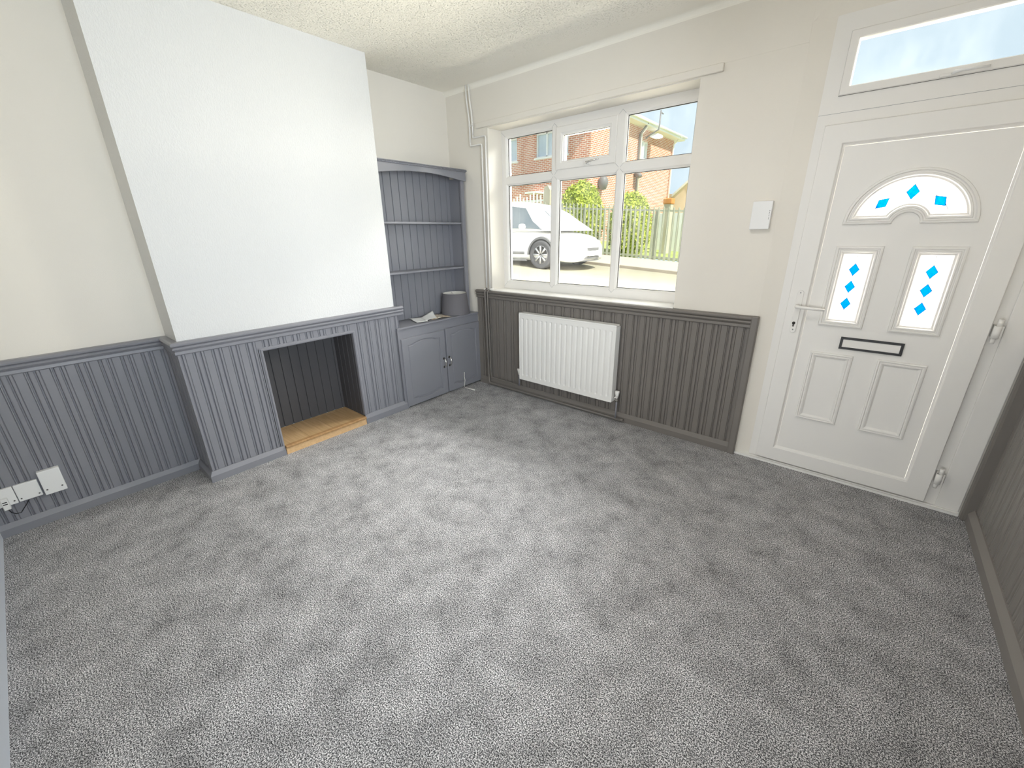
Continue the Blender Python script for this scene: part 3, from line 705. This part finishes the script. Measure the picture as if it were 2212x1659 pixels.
p2 = thing('heating_pipe', 'right heating pipe dropping beside the window to the near radiator valve', 'pipe')
MB().tube([(.326, py, H + .02), (.333, py, 2.66), (.350, py, 2.55), (.357, py, 2.46), (.357, py, 2.37)], .0075, 10).build('upper_run', 'gloss', p2)
MB().tube([(.357, py, 2.37), (.358, py, 2.352), (.364, py, 2.347), (.498, py, 2.347), (.510, py, 2.342), (.513, py, 2.328), (.508, py, 1.015)], .0075, 10).build('lower_run', 'gloss', p2)
MB().tube([(.508, py, 1.015), (.497, -.052, .985), (.499, -.052, .90), (.511, -.052, .115), (.516, -.052, .097), (.53, -.052, .092), (.87, -.055, .092), (.895, -.062, .092)], .0075, 10).build('grey_run', 'grey_backlit', p2)
MB().tube([(.357, py, 2.462), (.357, py, 2.44)], .0105, 12).build('coupling', 'gloss', p2)
bx('clip', 'gloss', p2, .520, .536, -.045, .0, 1.010, 1.022)

# ------------------------------------------------------------------ sockets
jb = thing('junction_box', 'larger square white blanking box at the right end of the sockets', 'electrical box')
ob = bevel(bx('box_body', 'plastic', jb, .0198, .050, -3.275, -3.187, .174, .320), .003)
for y, z in ((-3.262, .205), (-3.202, .205)): MB().lathe((.050, y, z), [(.001, .001), (.004, .001), (.004, 0)], 12, 'x').build('screw', 'iron', jb)
s2 = thing('socket_plate', 'speckled white socket plate beside the square box', 'socket', 'wall socket plates')
bevel(bx('plate', 'plastic', s2, .021, .040, -3.373, -3.283, .180, .280), .003)
for y in (-3.362, -3.294): MB().lathe((.040, y, .197), [(.001, .001), (.0035, .001), (.0035, 0)], 12, 'x').build('screw', 'iron', s2)
s1 = thing('socket_plate', 'socket plate at the left edge with a white plug in it', 'socket', 'wall socket plates')
bevel(bx('plate', 'plastic', s1, .021, .040, -3.465, -3.376, .178, .280), .003)
MB().lathe((.040, -3.388, .197), [(.001, .001), (.0035, .001), (.0035, 0)], 12, 'x').build('screw', 'iron', s1)
ad = thing('plug', 'white plug adaptor with two slots and a black cable', 'plug')
bevel(bx('plug_body', 'plastic', ad, .041, .070, -3.432, -3.406, .168, .232), .003)
for z in (.212, .200): bx('slot', 'black', ad, .0695, .0705, -3.428, -3.411, z, z + .005)
MB().tube([(.055, -3.420, .168), (.050, -3.415, .140), (.040, -3.402, .120), (.036, -3.385, .117), (.034, -3.368, .138), (.034, -3.352, .158), (.026, -3.340, .172)], .0022, 8).build('cable', 'black', ad)

# ------------------------------------------------------------------ chime box
cbx = thing('door_chime', 'small square white box on the wall left of the front door', 'door chime')
bevel(bx('chime_body', 'plastic', cbx, 2.736, 2.842, -.032, .0, 1.531, 1.690), .003)
for k in range(6): bx('vent_slot', 'black', cbx, 2.831, 2.834, -.0325, -.0318, 1.588 + k * .009, 1.592 + k * .009)

# ------------------------------------------------------------------ ceiling lamp added as fill, unseen above the view
CL = (2.45, -1.55)
cl = thing('added_ceiling_light', 'unseen round flush white ceiling light added as fill', 'ceiling light')
MB().lathe((CL[0], CL[1], H), [(.001, -.004), (.17, -.004), (.175, -.02), (.16, -.03)], 40).build('lamp_base', 'gloss', cl)

# ================================================================== OUTSIDE
def gz(x, y):  # ground height
    k = max(0, min(1, (y - .5) / 4.0)); return k * (.57 - .068 * max(-14, min(6, x)))
def patch(name, x0, x1, y0, y1, dz, mat, label, cat, ny=8, nx=8, kind='structure'):
    mb = MB()
    for i in range(nx + 1):
        for j in range(ny + 1):
            x, y = x0 + (x1 - x0) * i / nx, y0 + (y1 - y0) * j / ny; mb.vert((x, y, gz(x, y) + dz))
    for i in range(nx):
        for j in range(ny): q = i * (ny + 1) + j; mb.face((q, q + ny + 1, q + ny + 2, q + 1))
    o = mb.build(name, mat); return tag(o, label, cat, kind=kind)
patch('road', -30, 14, .36, 6.86, 0, 'asphalt', 'pale sunlit road outside the window', 'road', 12, 22)
patch('pavement', -30, 14, 6.98, 9.25, .06, 'paving', 'pale pavement in front of the steel fence', 'pavement', 2, 22)
mb = MB(); xs_ = [-30 + 2 * i for i in range(23)]
mb.loops([[(x, 6.86, gz(x, 6.9) - .05), (x, 6.86, gz(x, 6.9) + .062), (x, 6.98, gz(x, 6.9) + .062), (x, 6.98, gz(x, 6.9) - .05)] for x in xs_], True, True, True)
o = mb.build('kerb', 'kerb'); tag(o, 'weathered kerb between the road and the pavement', 'kerb', kind='structure')
patch('lawn', -30, 14, 9.25, 40, .08, 'lawn', 'bright grass behind the steel fence', 'lawn', 4, 22)
# fence
fe = thing('palisade_fence', 'grey green pointed steel palisade fence across the road', 'fence')
x = -6.6; k = 0
protos = []
while x < 4.5:
    b = gz(x, 9.2) + .05; t = 2.13 - .082 * (x + 1.0); w = .034
    mb = MB()
    P = [(x - w, b), (x + w, b), (x + w * .9, t - .13), (x + w * .35, t - .10), (x + w * .75, t - .05), (x, t), (x - w * .75, t - .05), (x - w * .35, t - .10), (x - w * .9, t - .13)]
    mb.prism(P, lambda u, v, kk: (u, 9.2 + (.012 if kk else 0) - .02 * (1 - abs(u - x) / w), v)); mb.build('pale', 'palisade', fe)
    x += .1405
for dz0, dz1 in ((2.028, -.063), (.767, -.063)):
    mb = MB(); zz = lambda x: dz0 + dz1 * (x + .93)
    mb.loops([[(x, 9.215, zz(x) - .025), (x, 9.215, zz(x) + .025), (x, 9.25, zz(x) + .025), (x, 9.25, zz(x) - .025)] for x in (-6.7, -1, 4.6)], True, True, True); mb.build('rail', 'palisade', fe)
for x in (-6.6, -4.0, -1.63, .9, 3.4): bx('post', 'palisade', fe, x - .03, x + .03, 9.25, 9.33, gz(x, 9.2), gz(x, 9.2) + 1.42)
# house
hs = thing('house', 'red brick house with white windows across the road', 'house')
EX = -6.65
hw = [(-14.2, 4.74, 5.7, 1.4), (-12.2, 4.74, 5.7, 1.0)]
mb = grid_wall(MB(), [-24, -12.9, -10.61, -9.50, -7.75, EX], [.3, 4.74, 5.72, 6.30], lambda x, z: 4.74 < z < 5.72 and (-12.9 < x < -10.61 or -9.5 < x < -7.75), lambda x, z, k: (x, 14 + .25 * k, z))
mb.build('front_wall', 'brick', hs)
mb = grid_wall(MB(), [14.25, 18.90, 19.75, 23.15], [.3, 4.95, 5.76, 6.30], lambda y, z: 4.95 < z < 5.76 and 18.9 < y < 19.75, lambda y, z, k: (EX - .25 * k, y, z))
mb.build('side_wall', 'brick', hs)
bx('rear_wall', 'brick', hs, -24, EX - .25, 22.9, 23.15, .3, 6.30)
def hwin(ax, a0, a1, z0, z1, pl, par, nm):
    out = pl; s = 1
    f = rect_ring(MB(), a0, a1, z0, z1, [(0, pl[1]), (0, pl[0]), (.06, pl[0]), (.06, pl[1])], 'y' if ax == 'y' else 'x').build('window', 'fascia', par)
    c = (a0 + a1) / 2
    for cc in ((c,) if a1 - a0 < 1.2 else (a0 + (a1 - a0) * .33, a0 + (a1 - a0) * .66)):
        (bx('mullion', 'fascia', f, cc - .03, cc + .03, pl[0], pl[1], z0, z1) if ax == 'y' else bx('mullion', 'fascia', f, pl[0], pl[1], cc - .03, cc + .03, z0, z1))
    (bx('pane', 'winglass', f, a0, a1, pl[1] - .02, pl[1] - .01, z0, z1) if ax == 'y' else bx('pane', 'winglass', f, pl[1] + .01, pl[1] + .02, a0, a1, z0, z1))
    (bx('sill', 'fascia', f, a0 - .06, a1 + .06, 14 - .06, 14.1, z0 - .07, z0) if ax == 'y' else bx('sill', 'fascia', f, EX - .1, EX + .06, a0 - .06, a1 + .06, z0 - .07, z0))
hwin('y', -12.9, -10.61, 4.74, 5.72, (14.05, 14.15), hs, ''); hwin('y', -9.5, -7.75, 4.74, 5.72, (14.05, 14.15), hs, ''); hwin('x', 18.9, 19.75, 4.95, 5.76, (EX - .05, EX - .15), hs, '')
# eaves & hipped roof
OV = .45
mb = MB(); a = [(-24.4, 14 - OV), (EX + OV, 14 - OV), (EX + OV, 23.15 + OV), (-24.4, 23.15 + OV)]
mb.loops([[(x, y, 6.26) for x, y in a], [(x, y, 6.46) for x, y in a]], True, True, True); mb.build('fascia_board', 'fascia', hs)
mb = MB(); zt = 6.46; r0, r1 = (-19.5, 18.5), (-11.4, 18.5)
b = [mb.vert((x, y, zt)) for x, y in a]; p, q = mb.vert((*r0, zt + 2.9)), mb.vert((*r1, zt + 2.9))
for f in ((b[0], b[1], q, p), (b[1], b[2], q), (b[2], b[3], p, q), (b[3], b[0], p)): mb.face(f)
mb.build('roof', 'tile', hs)
mb = MB(); mb.tube([(-24.4, 14 - OV - .05, 6.40), (EX + OV + .05, 14 - OV - .05, 6.40), (EX + OV + .05, 23.2 + OV, 6.40)], .06, 8); mb.build('gutter', 'fascia', hs)
MB().tube([(EX + OV + .05, 22.9, 6.38), (EX + .1, 22.9, 6.05), (EX + .09, 22.9, 5.8), (EX + .09, 22.9, .5)], .045, 8).build('downpipe', 'fascia', hs)
MB().tube([(EX + OV, 18.5, 6.36), (EX + .08, 18.5, 5.95), (EX + .08, 18.5, .6)], .045, 8).build('downpipe', 'cargrey', hs)
MB().tube([(EX + OV, 18.68, 6.36), (EX + .08, 18.68, 5.95), (EX + .08, 18.68, .6)], .04, 8).build('downpipe', 'fascia', hs)
MB().tube([(EX + .06, 18.35, 4.2), (EX + .3, 18.3, 4.1), (EX + .34, 18.3, 4.02)], .12, 10).build('meter_box', 'cargrey', hs)
MB().lathe((EX + .18, 14.9, 3.55), [(.001, -.30), (.14, -.26), (.22, -.05), (.22, .12), (.12, .26), (.001, .28)], 16).build('wall_lantern', 'cargrey', hs)
bx('porch_canopy', 'fascia', hs, -9.6, -8.95, 13.3, 14.0, 3.22, 3.30)
# satellite dish and pole
sd = thing('satellite_dish', 'white satellite dish on a bent pole at the house eaves', 'satellite dish')
MB().tube([(EX + .05, 19.2, 5.85), (EX + .28, 19.25, 6.0), (EX + .62, 19.35, 6.18), (EX + .62, 19.42, 6.40), (EX + .62, 19.45, 7.0)], .035, 8).build('pole', 'cargrey', sd)
mb = MB(); mb.lathe((0, 0, 0), [(.001, -.05), (.12, -.04), (.25, .0), (.33, .04)], 24)
o = mb.build('dish', 'fascia', sd); o.location = (EX + .40, 19.65, 5.93); o.rotation_euler = Vector((.35, -.40, .85)).to_track_quat('Z', 'Y').to_euler(); o.modifiers.new('s', 'SOLIDIFY').thickness = .01
MB().tube([(EX + .62, 19.45, 6.92), (EX + .62, 19.75, 6.9)], .03, 6).build('aerial_arm', 'cargrey', sd)
# far gabled house
fh = thing('house', 'distant pale house with a steep gable beyond the fence', 'house')
MB().prism([(-7.6, 1), (-5.15, 1), (-5.15, 3.55), (-5.68, 4.32), (-6.6, 3.6), (-7.6, 3.6)], lambda u, v, k: (u * 1.0, 24 + 6 * k, v)).build('gable_wall', 'cream', fh)
MB().prism([(-5.0, 3.40), (-5.68, 4.46), (-6.75, 3.55), (-6.75, 3.42), (-5.68, 4.32), (-5.08, 3.36)], lambda u, v, k: (u, 23.9 + 6.2 * k, v)).build('roof', 'fascia', fh)
# garage behind fence
gr = bx('garden_wall', 'render', None, -3.25, 3.6, 13.0, 13.2, .75, 2.12); tag(gr, 'low white rendered wall behind the steel fence', 'garden wall')
# gate piers
pr1 = thing('brick_pier', 'orange brick gate pier between the car and the hedge', 'gate pier')
bx('shaft', 'orange', pr1, -6.05, -5.80, 10.95, 11.20, .9, 2.36); bevel(bx('cap', 'orange', pr1, -6.09, -5.76, 10.9, 11.25, 2.36, 2.55), .04)
pr2 = thing('brick_pier', 'orange brick pier at the right behind the steel fence', 'gate pier')
bx('shaft', 'paving', pr2, -2.28, -2.05, 11.4, 11.63, .8, 2.34); bevel(bx('cap', 'orange', pr2, -2.31, -2.02, 11.37, 11.66, 2.34, 2.52), .03)
cp = MB().prism([(-7.0, 1), (-6.55, 1), (-6.57, 3.05), (-6.68, 3.22), (-6.83, 3.16), (-6.86, 2.7)], lambda u, v, k: (u, 11.0 + .25 * k, v)).build('concrete_post', 'paving'); tag(cp, 'tall pale concrete post standing behind the white car', 'post')
# white railings behind the car
wr = thing('white_railing', 'low white garden railing seen above the car roof', 'railing')
x = -11.2
while x < -7.6: bx('picket', 'fascia', wr, x, x + .06, 12, 12.03, 1.2, 3.02 + random.uniform(-.12, .12)); x += .18
bx('rail', 'fascia', wr, -11.3, -7.5, 12.03, 12.06, 2.75, 2.82); bx('rail', 'fascia', wr, -11.3, -7.5, 12.03, 12.06, 1.5, 1.57)
# bushes
def bush(label, c, r, n):
    t = thing('hedge_bush', label, 'bush')
    mb = MB(); nn, mm = 18, 12; vs = []
    for j in range(mm + 1):
        ph = math.pi * j / mm
        vs.append([(c[0] + r[0] * .88 * math.sin(ph) * math.cos(2 * math.pi * i / nn) * (1 + .06 * math.sin(5 * i + 3 * j)), c[1] + r[1] * .88 * math.sin(ph) * math.sin(2 * math.pi * i / nn), c[2] - r[2] * .88 * math.cos(ph)) for i in range(nn)])
    mb.loops(vs, True, True, True, True); mb.build('inner_foliage', 'leaf', t)
    mb = MB()
    for _ in range(n):
        u, v = random.uniform(-1, 1), random.uniform(0, 2 * math.pi); s = math.sqrt(1 - u * u); k = random.uniform(.84, 1.04) + .05 * math.sin(6 * v + 4 * u)
        p = Vector((c[0] + r[0] * s * math.cos(v) * k, c[1] + r[1] * s * math.sin(v) * k, c[2] + r[2] * u * k))
        a = Vector((random.gauss(0, 1), random.gauss(0, 1), random.gauss(0, 1))).normalized(); b = a.orthogonal().normalized(); w = random.uniform(.03, .06)
        q = [p - a * w * 1.4, p + b * w * .6, p + a * w * 1.4, p - b * w * .6]; mb.face([mb.vert(x) for x in q])
    mb.build('leaves', 'leaf', t, fix=False)
    return t
bush('round bright green bush left of centre behind the steel fence', (-4.95, 10.6, 1.95), (.82, .7, 1.2), 5200)
bush('bright green hedge bush behind the steel fence in the right pane', (-3.05, 10.6, 1.65), (.68, .65, 1.03), 4600)
# car ---------------------------------------------------------------
car = thing('car', 'white car parked at the kerb facing right', 'car')
Yn, Yf, YCt = 4.92, 6.66, 5.79
cz0 = .93
# side outline stations along x: (x, z_bottom, z_belt/top body, half width, hood z)
xs = [-6.35, -6.25, -6.0, -5.5, -5.0, -4.3, -3.6, -3.0, -2.75, -2.5, -2.3, -2.1, -1.95, -1.80, -1.70, -1.645]
zb = [1.12, 1.0, .95, .93, .93, .93, .93, .93, .93, .93, .93, .92, .90, .89, .91, 1.02]
zt_ = [1.50, 1.62, 1.66, 1.66, 1.655, 1.65, 1.64, 1.62, 1.59, 1.555, 1.52, 1.475, 1.43, 1.355, 1.28, 1.18]
hw_ = [.62, .74, .82, .86, .87, .87, .87, .87, .87, .87, .86, .82, .76, .65, .54, .42]
loops = []
for x, b, t, w in zip(xs, zb, zt_, hw_):
    L = []
    sec = [(-1, .12), (-1.0, .45), (-.985, .72), (-.93, .86), (-.80, .95), (-.4, 1.0), (0, 1.015), (.4, 1.0), (.80, .95), (.93, .86), (.985, .72), (1, .45), (1, .12), (.9, 0), (0, 0), (-.9, 0)]
    for u, v in sec: L.append((x, YCt + w * u, b + (t - b) * v))
    loops.append(L)
body = MB().loops(loops, True, True, True, True).build('body_shell', 'car', car)
# wheel arch tyres
gx = [-5.9, -4.9, -4.55, -4.0, -3.3, -2.9, -2.6, -2.35, -2.1, -1.95]
cab = [(-6.15, 1.60, .70), (-5.95, 1.95, .66), (-5.6, 2.17, .63), (-5.0, 2.26, .62), (-4.2, 2.28, .62), (-3.5, 2.24, .62), (-3.05, 2.16, .62), (-2.75, 2.02, .64), (-2.45, 1.80, .70), (-2.15, 1.57, .76)]
loops = []
for x, t, w in cab:
    z0 = 1.56; L = [(x, YCt - .80, z0), (x, YCt - (w + .10), z0 + (t - z0) * .45), (x, YCt - w, z0 + (t - z0) * .92), (x, YCt - w * .6, t), (x, YCt, t + .015), (x, YCt + w * .6, t), (x, YCt + w, z0 + (t - z0) * .92), (x, YCt + w + .10, z0 + (t - z0) * .45), (x, YCt + .80, z0)]
    loops.append(L)
MB().loops(loops, True, True, True, True).build('cabin_shell', 'car', car)
def side_pt(x, f):  # point on cabin side slightly proud
    for (xa, ta, wa), (xb, tb, wb) in zip(cab, cab[1:]):
        if xa <= x <= xb:
            s = (x - xa) / (xb - xa); t = ta + (tb - ta) * s; w = wa + (wb - wa) * s; break
    z0 = 1.56
    if f < .45: yy = .80 + (w + .10 - .80) * f / .45
    else: yy = w + .10 - .10 * (f - .45) / .47
    return (x, YCt - yy - .012, z0 + (t - z0) * f)
for xa, xb in ((-5.75, -4.95), (-4.88, -3.92), (-3.84, -2.52)):
    mb = MB(); n = 8
    lo = [side_pt(xa + (xb - xa) * i / n, .12) for i in range(n + 1)]; md = [side_pt(xa + .03 + (xb - xa - (.08 if xb < -3 else .34)) * i / n, .45) for i in range(n + 1)]; hi = [side_pt(xa + .08 + (xb - xa - (.20 if xb < -3 else .66)) * i / n, .84) for i in range(n + 1)]
    mb.loops([lo, md, hi], False); mb.build('side_window', 'carglass', car)
mb = MB(); mb.loops([[(-2.19, YCt - .50, 1.595), (-2.18, YCt, 1.622), (-2.19, YCt + .50, 1.595)], [(-2.45, YCt - .46, 1.815), (-2.45, YCt, 1.838), (-2.45, YCt + .46, 1.815)], [(-2.73, YCt - .42, 2.025), (-2.73, YCt, 2.040), (-2.73, YCt + .42, 2.025)]], False)
mb.build('windscreen', 'winglass', car)  # pale colour stands in for sky reflected in the windscreen
for wx in (-2.50, -5.15):
    gzv = gz(wx, 5.0) + .0; R = .315; c = (wx, Yn - .012, gzv + R)
    w = MB().lathe(c, [(.19, -.0), (.27, -.02), (.305, -.012), (R, .02), (R, .18), (.28, .20)], 36, 'y').build('wheel', 'tyre', car)
    MB().lathe(c, [(.001, .02), (.05, .0), (.06, .03), (.19, .05), (.205, -.005), (.19, -.01)], 36, 'y').build('hubcap', 'cargrey', w)
    sp = MB()
    for k in range(8):
        t = 2 * math.pi * k / 8; sp.tube([(c[0] + .03 * math.cos(t), c[1] - .004, c[2] + .03 * math.sin(t)), (c[0] + .19 * math.cos(t), c[1] - .008, c[2] + .19 * math.sin(t))], [.018, .026], 6)
    sp.build('spokes', 'alloy', w)
    ar = MB(); N = 20
    ar.loops([[(wx + rr * math.cos(t), yy, c[2] + rr * math.sin(t)) for t in [math.pi * (k / N) for k in range(N + 1)]] for rr, yy in ((.345, Yn + .03), (.345, Yn - .012), (.385, Yn - .012), (.40, Yn + .02))], False); ar.build('wheel_arch', 'cargrey', car)
    MB().prism([(wx + .345 * math.cos(t), c[2] + .345 * math.sin(t)) for t in [math.pi * (k / N) for k in range(N + 1)]], lambda u, v, k: (u, Yn - .003 + .15 * k, v)).build('arch_recess', 'seal', car)
    w2 = MB().lathe((wx, Yf - .2, gz(wx, 6.5) + R), [(.001, .0), (.27, -.0), (R, .02), (R, .19), (.001, .2)], 28, 'y').build('wheel', 'tyre', car)
bevel(bx('door_strip', 'cargrey', car, -4.6, -2.98, Yn - .012, Yn + .02, 1.06, 1.12), .01)
bevel(bx('sill_strip', 'cargrey', car, -4.7, -2.93, Yn - .004, Yn + .05, .905, .945), .01)
nose = lambda d: -1.615 - .52 * d * d
def strip(name, mat, d0, za, zb, out, inner=.03):
    mb = MB(); n = 16; L = []
    for i in range(n + 1):
        d = -d0 + 2 * d0 * i / n; x = nose(d) + out
        L.append([(x, YCt + d, za), (x, YCt + d, zb), (x - inner, YCt + d, zb), (x - inner, YCt + d, za)])
    return mb.loops(L, True, True, True).build(name, mat, car)
strip('upper_grille', 'cargrey', .40, 1.13, 1.19, .004)
strip('lower_grille', 'cargrey', .46, .955, 1.01, .004)
strip('bumper_bar', 'car', .50, 1.02, 1.12, .014)
strip('chin_strip', 'cargrey', .50, .90, .925, -.01)
bx('number_plate', 'fascia', car, -1.605, -1.594, YCt - .26, YCt + .26, 1.015, 1.125)
for s in (-1, 1):
    mb = MB(); c = [(-1.745, .50, 1.215), (-1.80, .60, 1.25), (-2.00, .77, 1.33), (-2.06, .80, 1.37), (-1.86, .66, 1.33), (-1.755, .50, 1.27)]
    mb.loops([[(x + .012, YCt + s * (y + .012), z) for x, y, z in c], [(x - .03, YCt + s * (y - .03), z) for x, y, z in c]], True, True, True); mb.build('headlamp', 'lampglass', car)
    MB().lathe((-1.80, YCt + s * .60, 1.035), [(.001, .03), (.05, .03), (.07, .015), (.075, -.02)], 20, 'x').build('fog_lamp', 'lampglass', car)
MB().lathe((-3.0, Yn - .06, 1.66), [(.001, -.06), (.06, -.05), (.09, 0), (.07, .06), (.001, .075)], 16).build('wing_mirror', 'car', car)

# ================================================================== lights & world
w = bpy.data.worlds.new('World'); SC.world = w; w.use_nodes = True
bg = w.node_tree.nodes['Background']; bg.inputs['Color'].default_value = (.76, .90, 1.0, 1); bg.inputs['Strength'].default_value = .72
def sun(name, d, strength, angle, col):
    L = bpy.data.lights.new(name, 'SUN'); L.energy = strength; L.angle = math.radians(angle); L.color = col
    o = bpy.data.objects.new(name, L); COL.objects.link(o); o.rotation_euler = Vector(d).to_track_quat('Z', 'Y').to_euler(); return o
sun('sun', (.62, -.15, .77), 5.0, 1, (1, .93, .78))
def area(name, loc, to, sx, sy, e, col):
    L = bpy.data.lights.new(name, 'AREA'); L.shape = 'RECTANGLE'; L.size = sx; L.size_y = sy; L.energy = e; L.color = col
    o = bpy.data.objects.new(name, L); COL.objects.link(o); o.location = loc
    o.rotation_euler = (Vector(loc) - Vector(to)).to_track_quat('Z', 'Y').to_euler(); return o
area('front_sky_fill', (1.4, 1.9, 4.4), (1.3, -1.3, .2), 3.2, 2.4, 1350, (1, .955, .91))  # added fill above the front window, stands in for sky light
area('street_bounce_fill', (3.7, 1.7, 2.3), (.2, -.6, 1.3), 1.8, .6, 200, (1, .93, .82))  # added fill aimed at the alcove, stands in for daylight off the street
area('ground_bounce_fill', (1.3, 1.25, .50), (1.25, -1.2, 3.0), 3.0, 1.3, 120, (1, .93, .80))  # added fill lifting the ceiling, stands in for sunlit ground
area('rear_fill', (2.9, -5.2, .85), (2.5, 0, .75), 2.0, 1.1, 50, (1, .96, .96))  # added fill outside the added rear window
area('side_fill', (5.4, -2.9, 1.6), (.3, -1.3, 1.1), 1.9, 1.2, 138, (.86, .915, 1.0))  # added fill outside the added side window, brightens the chimney side
L = bpy.data.lights.new('ceiling_fill', 'AREA'); L.shape = 'DISK'; L.size = .34; L.energy = 7; L.color = (.98, .95, 1.0)  # added fill lamp under the unseen ceiling fitting
o = bpy.data.objects.new('ceiling_fill', L); COL.objects.link(o); o.location = (CL[0], CL[1], H - .045)
L = bpy.data.lights.new('window_portal', 'AREA'); L.shape = 'RECTANGLE'; L.size = 1.8; L.size_y = 1.41; L.cycles.is_portal = True
o = bpy.data.objects.new('window_portal', L); COL.objects.link(o); o.location = (1.42, .30, 1.705); o.rotation_euler = (math.radians(-90), 0, 0)

# ================================================================== camera
cam = bpy.data.cameras.new('camera'); cam.sensor_fit = 'HORIZONTAL'; cam.sensor_width = 36; cam.lens = 890.26 / 2212 * 36; cam.clip_start = .02; cam.clip_end = 200
co = bpy.data.objects.new('camera', cam); COL.objects.link(co); co.location = (3.37158, -3.07243, 1.53340); co.rotation_euler = (1.219847, .015863, .699609)
SC.camera = co
vs = SC.view_settings; vs.view_transform = 'Standard'; vs.look = 'None'; vs.gamma = 1; vs.exposure = 0.5; vs.use_curve_mapping = False
SC.cycles.max_bounces = 8; SC.cycles.diffuse_bounces = 5; SC.cycles.transparent_max_bounces = 16
